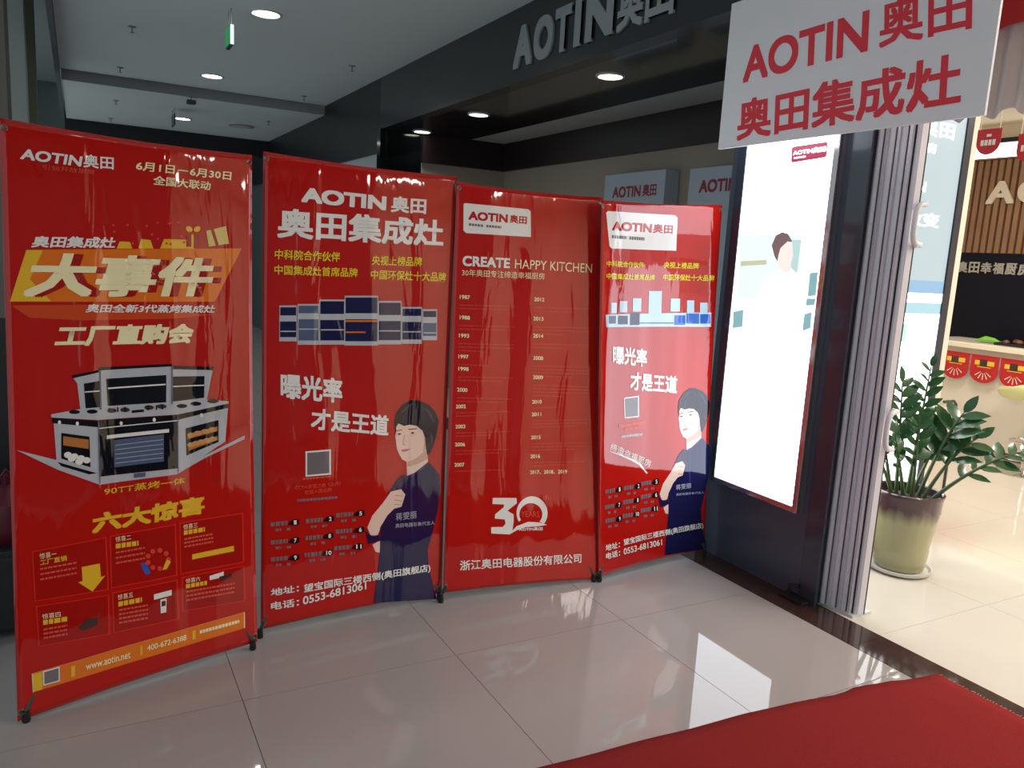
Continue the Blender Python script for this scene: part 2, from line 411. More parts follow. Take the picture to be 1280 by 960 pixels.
# ================================================================== X-STAND BANNERS
def banner(name_label, feet, corners, lean, seed, amp, hbow=0.004):
    F0 = onz(*feet[0]); F1 = onz(*feet[1])
    ea = (F1 - F0) / np.linalg.norm(F1 - F0)
    back = np.array([-ea[1], ea[0], 0.0]);
    if back[1] < 0: back = -back
    L = math.radians(lean)
    eb = np.array([0, 0, 1.0]) * math.cos(L) + back * math.sin(L)
    W = np.linalg.norm(F1 - F0)
    rnd = random.Random(seed); ph = [rnd.uniform(0, 6.28) for _ in range(8)]
    def w(a, b):
        u = min(1, max(0, a / W)); v = min(1, max(0, b / 1.85))
        edge = (4 * u * (1 - u)) ** 0.5 * min(1, 4 * v * (1 - v) + 0.25)
        r = 0.50 * math.sin(2 * math.pi * a / 0.27 + 1.1 * math.sin(2.1 * b + ph[0]) + ph[1])
        r += 0.30 * math.sin(2 * math.pi * a / 0.13 + 1.6 * math.sin(1.7 * b + ph[2]) + ph[3]) * (0.5 + 0.5 * math.sin(2.6 * b + ph[4]))
        r += 0.25 * math.sin(5.0 * b + 3 * a + ph[5])
        bow = -0.012 * math.sin(math.pi * v)
        return amp * edge * r + bow - hbow * math.sin(math.pi * u) * (0.35 + 0.65 * math.sin(math.pi * v))
    s = Surf(F0, ea, eb, w); s.W = W
    root = thing('x_stand_banner', name_label, 'banner', tuple((F0 + F1) / 2), None)
    C = [s.inv(p) for p in corners]     # TL TR BR BL
    TL, TR, BR, BL = C
    nu, nv = 44, 96
    b0 = base_of(root); vs_ = []; uvs = []; fs = []
    for j in range(nv + 1):
        v = j / nv
        for i in range(nu + 1):
            u = i / nu
            p = (1 - v) * ((1 - u) * BL + u * BR) + v * ((1 - u) * TL + u * TR)
            # free edges hang slightly inwards between the eyelets
            p = p + np.array([0.0025 * math.sin(math.pi * v) * (1 - 2 * u), 0.008 * math.sin(math.pi * u) * (1 - 2 * v)])
            vs_.append(tuple(s.pos(p[0], p[1]) - b0)); uvs.append(p)
    for j in range(nv):
        for i in range(nu):
            k = j * (nu + 1) + i; fs.append((k, k + 1, k + nu + 2, k + nu + 1))
    me = bpy.data.meshes.new('sheet'); me.from_pydata(vs_, [], fs)
    ul = me.uv_layers.new(name='UVMap')
    for lp in me.loops: ul.data[lp.index].uv = uvs[lp.vertex_index]
    for p in me.polygons: p.use_smooth = True
    sh = link('sheet', me, [M_RED, M_BACK], root)
    sol = sh.modifiers.new('thickness', 'SOLIDIFY'); sol.thickness = 0.0009; sol.offset = -1; sol.material_offset = 1; sol.material_offset_rim = 0
    # stand: hub behind the middle, four arms to the corners, one rear leg
    ctr = (TL + TR + BR + BL) / 4; ctr[1] -= 0.25
    hub = s.o + ctr[0] * ea + ctr[1] * eb - 0.10 * s.n
    MB().lathe([(0.0, -0.03), (0.022, -0.03), (0.026, 0.0), (0.022, 0.03), (0.0, 0.03)], hub, 12).build('hub', M_RUBBER, root, smooth=True)
    ins = 0.028
    cen2 = (TL + TR + BR + BL) / 4
    for q in (TL, TR):
        g = q + (cen2 - q) / np.linalg.norm(cen2 - q) * ins
        P = s.pos(g[0], g[1], -0.006)
        mid = (hub + P) / 2 - 0.03 * s.n
        MB().tube([hub, mid, P], [0.006, 0.005, 0.004]).build('upper_arm', M_POLE, root, smooth=True)
        gg = s.pos(g[0], g[1], 0.0005)
        ring(root, gg, s, 0.011)
    for q, fp in ((BL, F0), (BR, F1)):
        g = q + (cen2 - q) / np.linalg.norm(cen2 - q) * ins
        gg = s.pos(g[0], g[1], 0.0005); ring(root, gg, s, 0.011)
        foot = np.array([fp[0], fp[1], 0.0])
        low = foot + np.array([0, 0, 0.035])
        MB().tube([hub, (hub + low) / 2 - 0.02 * s.n, low], [0.007, 0.006, 0.006]).build('lower_arm', M_POLE, root, smooth=True)
        fc = MB().lathe([(0.0, 0.0), (0.011, 0.0), (0.013, 0.008), (0.010, 0.036), (0.0, 0.04)], foot, 12).build('foot_cap', M_RUBBER, root, smooth=True)
        hk = s.pos(g[0], g[1], 0.012)
        MB().tube([low, (low + hk) / 2 + 0.008 * s.n, hk, gg - 0.004 * s.n], 0.003, 6).build('hook', M_POLE, root, smooth=True)
    rl = hub + back * 0.42; rl[2] = 0
    MB().tube([hub, rl + np.array([0, 0, 0.02])], 0.006).build('rear_leg', M_POLE, root, smooth=True)
    MB().lathe([(0.0, 0.0), (0.011, 0.0), (0.012, 0.01), (0.008, 0.03), (0.0, 0.032)], rl, 12).build('foot_cap', M_RUBBER, root, smooth=True)
    return s, root
def ring(root, c, s, r):
    vs_ = []; fs = []; n = 14
    for k in range(n):
        a = 2 * math.pi * k / n; d = math.cos(a) * s.ea + math.sin(a) * s.eb
        vs_ += [c + d * r, c + d * r * 0.8 + 0.002 * s.n, c + d * r * 0.5 + 0.001 * s.n]
    for k in range(n):
        q = (k + 1) % n
        fs += [(3 * k, 3 * q, 3 * q + 1, 3 * k + 1), (3 * k + 1, 3 * q + 1, 3 * q + 2, 3 * k + 2)]
    MB().add(vs_, fs).build('eyelet', M_METAL, root, smooth=True)

# ---------------------------------------------------------------- banner 1: factory sale
S1, B1 = banner('red x-stand banner with a big oven picture and six gift boxes printed', [(33, 902), (316, 812)], [(-1, 147), (315, 194), (322, 802), (22, 902)], 4.0, 3, 0.0045)
def panel(surf, par, pts, fill, edge, name='printed_panel', wpx=1.6, off=0.0012):
    c = np.mean(np.array(pts), axis=0)
    poly(surf, pts, edge, par, name + '_border', off)
    inn = []
    n = len(pts)
    for i, p in enumerate(pts):
        d = c - np.array(p); inn.append(tuple(np.array(p) + d / np.linalg.norm(d) * wpx * 1.4))
    poly(surf, inn, fill, par, name, off + 0.0006)
z = Z(0, 130, 2.4)
text(S1, 'AOTIN', *z((60, 165), (243, 188), (66, 133)), M_WHITE, B1, 0.03)
text(S1, '奥田', *z((250, 190), (342, 197), (250, 150)), M_WHITE, B1, 0.02)
text(S1, '引领开放厨房', *z((128, 196), (284, 212), (128, 181)), M_PINKTXT, B1)
text(S1, '6月1日－6月30日', *z((408, 198), (693, 229), (410, 171)), M_CREAM, B1, 0.02)
text(S1, '全国大联动', *z((460, 242), (632, 259), (462, 214)), M_CREAM, B1, 0.02)
z = Z(10, 260, 4.267)
poly(S1, z((12, 500), (100, 222), (1250, 215), (1110, 500)), M_ORANGE, B1, 'printed_slab', 0.0010)
poly(S1, z((14, 498), (102, 224), (190, 224), (120, 380), (235, 498)), M_GOLD, B1, 'printed_slab_end', 0.0014)
polys(S1, [z((585, 216), (600, 178), (655, 180), (668, 216)), z((700, 216), (715, 165), (765, 170), (780, 216)), z((815, 216), (835, 165), (960, 168), (1000, 216))], M_GOLD, B1, 'printed_peaks', 0.0010)
poly(S1, z((20, 520), (500, 515), (1090, 570), (900, 590), (400, 600), (120, 585)), vinyl('banner_glow', srgb(208, 74, 30)), B1, 'printed_streak', 0.0009)
text(S1, '奥田集成灶', *z((125, 210), (572, 214), (140, 148)), M_WHITE, B1, 0.03)
text(S1, '大事件', *z((130, 478), (1120, 474), (195, 240)), M_RED_DEEP, B1, 0.036, 'lettering_shadow', 0.0018)
text(S1, '大事件', *z((78, 476), (1075, 472), (142, 236)), M_CREAM, B1, 0.036, off=0.0026)
text(S1, '奥田全新3代蒸烤集成灶', *z((415, 558), (1105, 560), (428, 512)), M_WHITE, B1, 0.025)
text(S1, '工厂直购会', *z((250, 742), (985, 722), (275, 625)), M_CREAM, B1, 0.045)
rs = random.Random(5)
polys(S1, [ell(z((rs.uniform(560, 950), rs.uniform(60, 200)))[0], 1.6, 1.6, 8) for _ in range(16)], vinyl('banner_coral', srgb(224, 70, 60)), B1, 'printed_confetti', 0.0016, True)
poly(S1, z((955, 140), (1022, 138), (1020, 206), (957, 206)), M_RED_DEEP, B1, 'printed_gift', 0.0020)
polys(S1, [ell(z((970, 112))[0], 4.5, 3.5, 10, 0.5), ell(z((1012, 112))[0], 4.5, 3.5, 10, -0.5), z((982, 140), (994, 140), (994, 206), (982, 206))], M_GOLD, B1, 'printed_bow', 0.0026)
poly(S1, z((1060, 122), (1165, 96), (1182, 190), (1075, 206)), vinyl('banner_gift_gold', srgb(226, 200, 120)), B1, 'printed_gift', 0.0020)
poly(S1, z((1085, 116), (1100, 112), (1128, 198), (1112, 200)), M_RED_DEEP, B1, 'printed_ribbon', 0.0026)
# oven picture
z = Z(10, 440, 4.267)
polys(S1, [z((345, 130), (490, 100), (505, 305), (392, 312), (375, 170)), z((490, 95), (880, 72), (880, 285), (500, 310)), z((880, 85), (1100, 90), (1068, 262), (880, 278)),
           z((235, 335), (392, 306), (500, 298), (880, 272), (1070, 255), (1185, 265), (1180, 285), (910, 335), (488, 365), (238, 352)), z((250, 384), (490, 403), (497, 700), (268, 625)),
           z((497, 670), (912, 624), (912, 655), (497, 712)), z((912, 365), (1180, 300), (1165, 480), (1030, 572), (915, 640)),
           z((52, 527), (275, 582), (495, 668), (497, 712), (268, 630)), z((915, 628), (1270, 446), (1268, 466), (1060, 568), (915, 652))], M_SILVER, B1, 'oven_picture', 0.0014)
polys(S1, [z((345, 126), (490, 98), (490, 110), (350, 142)), z((410, 170), (500, 155), (506, 296), (420, 302)), z((490, 84), (880, 64), (880, 78), (490, 100)), z((530, 145), (850, 124), (850, 270), (540, 291)),
           z((880, 74), (1104, 80), (1100, 98), (880, 93)), z((884, 132), (1056, 130), (1054, 246), (886, 266)), z((240, 353), (488, 370), (488, 404), (242, 380)),
           z((487, 368), (910, 337), (912, 622), (497, 668)), z((912, 338), (1180, 277), (1180, 299), (912, 364)), z((290, 434), (440, 454), (446, 618), (290, 572)), z((955, 410), (1130, 365), (1130, 482), (960, 556)),
           z((270, 590), (480, 650), (440, 656), (290, 612))] + [ell(p, 7, 2.6, 12) for p in z((360, 322), (455, 320), (935, 290), (1010, 278), (1100, 264))], M_BLACK, B1, 'oven_dark_glass', 0.0021)
polys(S1, [z((540, 192), (846, 170), (846, 178), (540, 200)), z((415, 212), (502, 206), (502, 212), (415, 218)), z((886, 182), (1054, 176), (1054, 182), (886, 188)), z((535, 448), (865, 412), (865, 431), (535, 467)),
           z((490, 408), (910, 365), (910, 370), (490, 413))] + [ell(p, 2.0, 2.6, 10) for p in z((612, 384), (787, 364), (280, 378), (375, 384), (1040, 340))], M_WHITE, B1, 'oven_trim', 0.0028)
poly(S1, z((572, 474), (838, 440), (838, 586), (575, 620)), M_STEEL, B1, 'oven_window', 0.0028)
polys(S1, [ell(p, 6, 3, 12) for p in z((562, 315), (632, 311), (760, 298), (826, 292))], M_DGREY, B1, 'burner_picture', 0.0026)
polys(S1, [z((300, 452), (436, 470), (436, 520), (300, 500)), z((965, 440), (1125, 398), (1125, 424), (965, 468)), z((968, 490), (1125, 450), (1125, 472), (970, 530))], M_BREAD, B1, 'bread_picture', 0.0028)
polys(S1, [ell(p, 5, 4, 10) for p in z((325, 552), (360, 560), (395, 570), (425, 580), (345, 572), (385, 588))], M_WHITE, B1, 'bun_picture', 0.0030)
polys(S1, [z((580, 500 + 24 * k), (834, 468 + 24 * k), (834, 471 + 24 * k), (580, 503 + 24 * k)) for k in range(5)], M_SILVER, B1, 'oven_rack', 0.0033)
polys(S1, [z((486, 366), (492, 366), (500, 706), (494, 706)), z((909, 334), (914, 334), (917, 640), (912, 640)), z((496, 310), (506, 308), (500, 100), (492, 100)), z((876, 80), (884, 80), (884, 280), (876, 282)), z((680, 652), (740, 645), (740, 668), (680, 675))], M_STEEL, B1, 'oven_edge', 0.0032)
polys(S1, [z((545 + d_, 300 - d_ * 0.06), (552 + d_, 300 - d_ * 0.06), (552 + d_, 325 - d_ * 0.06), (545 + d_, 325 - d_ * 0.06)) for d_ in (0, 45, 85, 205, 250, 280)] + [z((668, 314), (732, 308), (732, 322), (668, 328))], M_BLACK, B1, 'burner_grate', 0.0032)
polys(S1, [ell(p, 5, 3.2, 10) for p in z((985, 498), (1012, 490), (1040, 482), (1070, 474), (1100, 466), (985, 446), (1020, 436), (1060, 426), (1098, 416))], vinyl('banner_bread_light', srgb(214, 156, 92)), B1, 'bread_picture', 0.0034)
text(S1, '90TT蒸烤一体', *z((520, 770), (952, 707), (520, 730)), M_GOLD, B1, 0.01)
z = Z(0, 500, 2.341)
text(S1, '六大惊喜', *z((272, 394), (602, 334), (274, 336)), M_GOLD, B1, 0.045)
z = Z(20, 640, 4.173)
for pts in ([(85, 210), (478, 135), (490, 410), (100, 470)], [(495, 130), (840, 65), (848, 335), (500, 405)], [(858, 60), (1190, 5), (1195, 265), (862, 330)],
            [(105, 495), (490, 435), (494, 640), (118, 705)], [(505, 425), (848, 355), (855, 560), (510, 635)], [(868, 345), (1195, 280), (1200, 465), (870, 522)]):
    panel(S1, B1, z(*pts), M_RED_DEEP, M_RED_EDGE)
for t_, a, b, c in (('惊喜一', (128, 250), (215, 235), (126, 220)), ('惊喜二', (527, 162), (608, 148), (525, 135)), ('惊喜三', (880, 97), (955, 84), (880, 70)),
                    ('惊喜四', (140, 563), (235, 548), (138, 535)), ('惊喜五', (535, 464), (615, 447), (535, 436)), ('惊喜六', (890, 377), (965, 362), (890, 352))):
    text(S1, t_, *z(a, b, c), M_PINKTXT if False else M_CREAM, B1, 0.0, off=0.0026)
text(S1, '工厂直销', *z((130, 282), (270, 256), (128, 254)), M_GOLD, B1, 0.02, off=0.0026)
dashes(S1, [(*z((527, 196), (645, 178)), 6), (*z((882, 124), (992, 105)), 5.5), (*z((143, 592), (275, 570)), 6), (*z((538, 497), (660, 472)), 6), (*z((890, 402), (1000, 382)), 5)], M_GOLD, B1, 'small_print', 0.0026, (0.012, 0.018), 0.003)
rows = []
for (x, y, L, n, dy) in ((130, 306, 190, 3, 27), (527, 222, 150, 3, 27), (884, 150, 150, 3, 20), (145, 620, 125, 3, 22), (540, 520, 150, 4, 22), (892, 424, 250, 3, 22)):
    for k in range(n): rows.append((*z((x, y + k * dy), (x + L, y + k * dy - L * 0.185)), 2.2))
dashes(S1, rows, M_PINKTXT, B1, 'small_print', 0.0026)
poly(S1, z((346, 290), (442, 272), (447, 342), (470, 336), (402, 418), (328, 370), (350, 362)), M_GOLD, B1, 'printed_arrow', 0.0026)
polys(S1, [ell(z((745 + 55 * math.cos(t), 250 + 48 * math.sin(t)))[0], 3.2, 3.2, 8) for t in [k * 0.7 for k in range(9)]], vinyl('banner_coral', (0, 0, 0)), B1, 'printed_beads', 0.0026, True)
poly(S1, z((655, 272), (682, 266), (706, 322), (682, 330), (664, 300)), M_BLUE, B1, 'printed_bottle', 0.0026)
poly(S1, z((768, 305), (790, 250), (812, 262), (790, 300)), M_GOLD, B1, 'printed_horn', 0.0028)
poly(S1, z((925, 225), (1140, 178), (1140, 206), (925, 252)), M_GOLD, B1, 'printed_bar', 0.0026)
polys(S1, [z((722, 432), (815, 408), (815, 436), (722, 460)), z((755, 460), (788, 452), (785, 524), (757, 530)), z((1014, 336), (1086, 312), (1086, 340), (1014, 358))], M_WHITE, B1, 'printed_appliances', 0.0026)
polys(S1, [z((761, 468), (782, 463), (782, 490), (761, 495)), z((1062, 340), (1130, 320), (1126, 342), (1068, 362)), z((322, 606), (370, 560), (430, 552), (425, 592), (350, 620))], M_DGREY, B1, 'printed_appliance_details', 0.0030)
panel(S1, B1, z((83, 845), (1195, 522), (1195, 605), (88, 942)), M_ORANGE, M_CREAM, 'contact_strip', 0.9)
poly(S1, z((88, 848), (136, 833), (138, 924), (92, 938)), M_GOLD, B1, 'contact_strip_end', 0.0024)
poly(S1, z((140, 832), (228, 806), (228, 882), (142, 906)), M_WHITE, B1, 'plain_square', 0.0026)
poly(S1, z((147, 836), (222, 814), (222, 878), (148, 899)), M_GREY, B1, 'plain_square_inset', 0.0030)
polys(S1, [z((288, 806), (308, 800), (308, 855), (288, 862)), z((650, 700), (660, 697), (660, 744), (650, 748)), z((922, 622), (938, 617), (938, 662), (922, 668))], M_GOLD, B1, 'strip_dividers', 0.0026)
text(S1, 'www.aotin.net', *z((365, 826), (598, 762), (365, 790)), M_CREAM, B1, 0.01, off=0.0026)
text(S1, '400-672-6388', *z((685, 725), (890, 668), (685, 697)), M_CREAM, B1, 0.01, off=0.0026)
dashes(S1, [(*z((960, 636), (1165, 578)), 4)], M_CREAM, B1, 'small_print', 0.0026, (0.008, 0.012), 0.002)

# ---------------------------------------------------------------- shared prints of banners 2 and 4
z6 = Z(440, 480, 5.33); z5 = Z(330, 540, 4.0)
WOMAN = {
 'skin': [z6((305, 262), (355, 270), (430, 268), (490, 300), (505, 400), (512, 532), (440, 582), (405, 618), (376, 632), (372, 522), (342, 505), (322, 470), (308, 435), (297, 350)),
          z5((520, 480), (545, 420), (600, 355), (640, 300), (690, 286), (718, 303), (708, 330), (692, 376), (655, 387), (620, 420), (590, 470), (570, 520), (535, 518)),
          z5((545, 565), (582, 545), (582, 606), (560, 600))],
 'dress': [z5((722, 222), (760, 205), (828, 150), (880, 212), (886, 280), (870, 400), (845, 500), (820, 590), (825, 680), (850, 780), (862, 834), (548, 856), (560, 760), (575, 650), (585, 560), (583, 480), (622, 418), (655, 386), (692, 376), (712, 315), (690, 288), (640, 300), (610, 335), (640, 290), (662, 250), (700, 215)),
           z5((508, 486), (522, 508), (545, 522), (578, 515), (586, 545), (522, 562))],
 'hair': [z6((302, 345), (290, 270), (300, 200), (345, 140), (400, 110), (450, 110), (520, 140), (565, 190), (586, 250), (572, 330), (552, 400), (540, 432), (518, 475), (506, 475), (498, 420), (494, 360), (476, 312), (440, 282), (395, 274), (355, 282), (318, 266), (304, 290))],
 'eye': [ell(p, 2.3, 1.0, 10) for p in z6((324, 337), (412, 329))] + [z6((302, 312), (345, 305), (345, 309), (302, 317)), z6((385, 303), (440, 298), (440, 303), (385, 308))],
 'lip': [z6((334, 442), (360, 438), (400, 434), (372, 452), (345, 456))],
 'shade': [z6((376, 524), (430, 500), (470, 470), (498, 440), (508, 500), (480, 520), (430, 540), (376, 556)), z6((484, 330), (494, 350), (498, 430), (480, 460), (488, 400))],
 'nose': [z6((356, 345), (362, 345), (352, 400), (372, 412), (352, 412), (344, 402)), z6((325, 350), (300, 352), (300, 349), (325, 346)), z6((392, 345), (436, 338), (436, 341), (392, 348))],
 'strand': [z6((330, 190), (380, 140), (450, 125), (400, 145), (350, 195)), z6((460, 140), (530, 185), (560, 260), (540, 250), (510, 190)), z6((345, 262), (350, 210), (380, 170), (362, 215), (358, 262)), z6((520, 300), (545, 350), (540, 410), (528, 360))],
 'collar': [z5((722, 222), (760, 205), (826, 150), (832, 158), (764, 214), (728, 236)), z5((735, 240), (742, 240), (748, 400), (744, 560), (738, 400))],
 'finger': [z5((660, 318), (700, 322), (700, 325), (660, 322)), z5((655, 340), (697, 346), (696, 349), (655, 344)), z5((655, 362), (690, 366), (690, 369), (655, 366))],
}
def affine(src, dst):
    A = np.array([[*p, 1] for p in src]); B = np.array(dst, float); M = np.linalg.solve(A, B)
    return lambda pts: [tuple(np.array([p[0], p[1], 1.0]) @ M) for p in pts]
def woman(surf, par, fn):
    for key, m_, nm, off in (('skin', M_SKIN, 'portrait_skin', 0.0014), ('dress', M_NAVY, 'portrait_dress', 0.0018), ('hair', M_HAIR, 'portrait_hair', 0.0020), ('eye', M_HAIR, 'portrait_eyes', 0.0020), ('lip', M_LIP, 'portrait_lips', 0.0020), ('shade', vinyl('banner_skin_warm', srgb(214, 168, 152)), 'portrait_shade', 0.0016), ('nose', vinyl('banner_skin_warm', (0, 0, 0)), 'portrait_nose', 0.0018), ('strand', vinyl('banner_hair_sheen', srgb(62, 50, 74)), 'portrait_hair_strand', 0.0026), ('collar', vinyl('banner_navy_fold', srgb(48, 46, 100)), 'portrait_dress_seam', 0.0024), ('finger', vinyl('banner_skin_shade', srgb(196, 150, 140)), 'portrait_finger_lines', 0.0022)):
        polys(surf, [fn(p) for p in WOMAN[key]], m_, par, nm, off)
def badges(surf, par, cs, nums, sx):
    marks = []
    for (x, y), n in zip(cs, nums):
        poly(surf, [(x - 9 * sx, y + 3), (x - 5 * sx, y - 2), (x + 1, y - 4.5), (x + 5.5 * sx, y - 3.5), (x + 5.5 * sx, y + 2), (x + 1, y + 4), (x - 4 * sx, y + 3.6)], M_BLACK, par, 'badge', 0.0016)
        wd = 1.7 * len(n) * sx
        text(surf, n, (x + 0.5 - wd, y + 2.6), (x + 0.5 + wd, y + 2.2), (x + 0.5 - wd, y - 2.6), M_WHITE, par, 0.03, off=0.0024)
        marks += [((x - 30 * sx, y + 5), (x - 9 * sx, y + 3), 5), ((x - 24 * sx, y + 11), (x - 17 * sx, y + 10.5), 3), ((x - 10 * sx, y + 10), (x - 4 * sx, y + 9.5), 3)]
    dashes(surf, marks, M_GREY, par, 'badge_marks', 0.0016, (0.008, 0.018), 0.004)

# ---------------------------------------------------------------- banner 2
S2, B2 = banner('red x-stand banner with a row of black cookers above a dark-haired woman', [(325, 797), (549, 750)], [(329, 189), (572, 221), (552, 741), (326, 787)], 4.0, 11, 0.004)
z = Z(310, 180, 3.2)
text(S2, 'AOTIN', *z((213, 232), (553, 266), (215, 172)), M_WHITE, B2, 0.045)
text(S2, '奥田', *z((572, 272), (712, 281), (574, 207)), M_WHITE, B2, 0.03)
text(S2, '奥田集成灶', *z((118, 375), (782, 412), (120, 254)), M_WHITE, B2, 0.03)
for t_, a, b, c in (('中科院合作伙伴', (108, 460), (370, 471), (110, 420)), ('中国集成灶首席品牌', (108, 522), (442, 533), (108, 483)), ('央视上榜品牌', (497, 484), (697, 490), (499, 445)), ('中国环保灶十大品牌', (493, 541), (793, 551), (495, 502))):
    text(S2, t_, *z(a, b, c), M_YEL, B2, 0.015)
z = Z(330, 350, 5.333)
stv = [(108, 226, 170, 265, 410), (230, 374, 160, 250, 432), (376, 548, 130, 255, 432), (546, 768, 105, 250, 438), (768, 925, 140, 262, 430), (926, 1060, 180, 268, 426), (1062, 1160, 195, 275, 402)]
polys(S2, [z((a, t_ + 0), (b, t_), (b, e), (a, e)) for (a, b, t_, m_, e) in stv], M_SILVER, B2, 'cooker_picture', 0.0013)
dk = []; st2 = []
for i, (a, b, t_, m_, e) in enumerate(stv):
    (st2 if i in (1,) else dk).append(z((a + 6, t_ + 12), (b - 6, t_ + 12), (b - 6, m_ - 28), (a + 6, m_ - 28)))
    (st2 if i in (1, 6) else dk).append(z((a + 5, m_ + 12), (b - 5, m_ + 12), (b - 5, e - 28), (a + 5, e - 28)))
polys(S2, dk, M_NAVY, B2, 'cooker_glass', 0.0019); polys(S2, st2, M_STEEL, B2, 'cooker_glass', 0.0019)
polys(S2, [z((a + 8, m_ + 74), (b - 8, m_ + 74), (b - 8, m_ + 82), (a + 8, m_ + 82)) for i, (a, b, t_, m_, e) in enumerate(stv) if i != 3], M_SILVER, B2, 'cooker_handles', 0.0025)
polys(S2, [z((552, 268), (764, 268), (764, 280), (552, 280)), z((552, 344), (684, 344), (684, 354), (552, 354))], M_ORANGE, B2, 'cooker_trim', 0.0025)
z = Z(310, 450, 2.744)
text(S2, '曝光率', *z((115, 132), (328, 150), (115, 44)), M_WHITE, B2, 0.03)
text(S2, '才是王道', *z((218, 240), (485, 263), (221, 165)), M_WHITE, B2, 0.03)
poly(S2, z((200, 315), (288, 308), (288, 395), (200, 402)), M_WHITE, B2, 'plain_square', 0.0014)
poly(S2, z((206, 320), (282, 314), (282, 389), (206, 396)), M_GREY, B2, 'plain_square_inset', 0.0020)
text(S2, 'CCTV/发现之旅《品质》', *z((163, 447), (322, 432), (163, 433)), M_PINKTXT, B2)
text(S2, '栏目入围品牌', *z((197, 463), (290, 453), (197, 449)), M_PINKTXT, B2)
dashes(S2, [(*z((190, 412), (288, 404)), 2)], M_PINKTXT, B2); dashes(S2, [(*z((172, 488), (310, 477)), 3)], M_GREY, B2)
badges(S2, B2, z5((157, 455), (333, 438), (485, 410), (157, 545), (330, 523), (483, 492), (157, 630), (325, 607), (475, 575)), ['1', '2', '5', '7', '8', '6', '9', '10', '11'], 1.0)
woman(S2, B2, lambda p: p)
text(S2, '地址：', *z5((35, 822), (175, 798), (35, 786)), M_WHITE, B2, 0.02, off=0.003)
text(S2, '望宝国际三楼西侧(奥田旗舰店)', *z5((200, 810), (832, 702), (200, 762)), M_WHITE, B2, 0.02, off=0.003)
text(S2, '电话：', *z5((35, 892), (175, 870), (35, 852)), M_WHITE, B2, 0.02, off=0.003)
text(S2, '0553-6813061', *z5((195, 864), (512, 786), (195, 824)), M_WHITE, B2, 0.015, off=0.003)
text(S2, '蒋雯丽', *z5((663, 446), (765, 432), (663, 409)), M_SILVER, B2, 0.0, off=0.003)
text(S2, '奥田电器形象代言人', *z5((660, 482), (855, 464), (660, 461)), M_SILVER, B2, 0.0, off=0.003)

# ---------------------------------------------------------------- banner 3
S3, B3 = banner('red x-stand banner with a two-column timeline and large white 30 years emblem', [(551, 753), (742, 727)], [(571, 227), (754, 247), (748, 724), (554, 741)], 4.5, 21, 0.004)
z = Z(550, 210, 3.31)
poly(S3, z((98, 150), (104, 145), (365, 170), (376, 178), (378, 285), (110, 269), (98, 258)), M_WHITE, B3, 'logo_panel')
text(S3, 'AOTIN', *z((118, 214), (281, 227), (119, 178)), vinyl('banner_logo_red', srgb(190, 24, 34)), B3, 0.04)
text(S3, '奥田', *z((289, 226), (360, 233), (290, 192)), MATS['banner_logo_red'], B3, 0.03)
dashes(S3, [(*z((120, 238), (180, 244)), 3), (*z((192, 245), (255, 250)), 3)], M_GREY, B3, seg=(0.01, 0.012))
text(S3, 'CREATE', *z((95, 405), (292, 415), (96, 362)), M_WHITE, B3, 0.035)
text(S3, 'HAPPY KITCHEN', *z((313, 415), (630, 434), (314, 376)), M_CREAM, B3, 0.0)
text(S3, '30年奥田专注缔造幸福厨房', *z((93, 446), (435, 462), (93, 417)), M_CREAM, B3, 0.0)
rows = []
for yr, (x, y), n in (('1987', (85, 541), 2), ('1988', (85, 626), 2), ('1993', (82, 701), 3), ('1997', (80, 788), 1), ('1998', (80, 839), 2), ('2000', (75, 926), 2), ('2012', (393, 551), 2), ('2013', (390, 631), 3), ('2014', (390, 702), 2), ('2008', (390, 794), 4), ('2009', (390, 874), 4)):
    text(S3, yr, *z((x, y), (x + 42, y + 2), (x, y - 16)), M_CREAM, B3, 0.02)
    for k in range(n): rows.append((*z((x - 2, y + 28 + 14 * k), (x + (230 if k < n - 1 else 110 + (y * 7) % 100), y + 34 + 14 * k)), 1.3))
dashes(S3, rows, vinyl('banner_faint_red', srgb(204, 62, 50)), B3, off=0.0012, seg=(0.008, 0.03), gap=0.003)
z = Z(550, 480, 3.427); rows = []
for yr, (x, y), n in (('2002', (72, 106), 2), ('2003', (70, 192), 2), ('2006', (68, 269), 2), ('2007', (65, 356), 1), ('2010', (400, 86), 1), ('2011', (398, 140), 3), ('2015', (395, 239), 3), ('2016', (392, 320), 2)):
    text(S3, yr, *z((x, y), (x + 42, y - 1), (x, y - 16)), M_CREAM, B3, 0.02)
    for k in range(n): rows.append((*z((x, y + 22 + 14 * k), (x + (235 if k < n - 1 else 110 + (y * 7) % 100), y + 16 + 14 * k)), 1.3))
dashes(S3, rows, vinyl('banner_faint_red', srgb(204, 62, 50)), B3, off=0.0012, seg=(0.008, 0.03), gap=0.003)
text(S3, '2017、2018、2019', *z((390, 389), (548, 386), (390, 372)), M_CREAM, B3, 0.015)
poly(S3, z((230, 490), (330, 490), (332, 512), (292, 545), (318, 560), (318, 590), (312, 632), (300, 646), (222, 642), (222, 615), (272, 614), (284, 600), (280, 582), (238, 578), (240, 560), (276, 530), (278, 518), (228, 516)), M_WHITE, B3, 'emblem_three')
outer = []; inner = []
for k in range(29):
    t = math.radians(150 - 0 + k * (250 / 28) )
    outer.append((397 + 67 * math.cos(t), 555 + 72 * math.sin(t)))
for k in range(29):
    t = math.radians(400 - k * (250 / 28)); inner.append((392 + 50 * math.cos(t), 560 + 48 * math.sin(t)))
poly(S3, z(*(outer + inner)), M_WHITE, B3, 'emblem_zero')
poly(S3, z((296, 648), (330, 610), (380, 592), (430, 595), (462, 605), (420, 612), (370, 614), (330, 628)), M_WHITE, B3, 'emblem_swoosh')
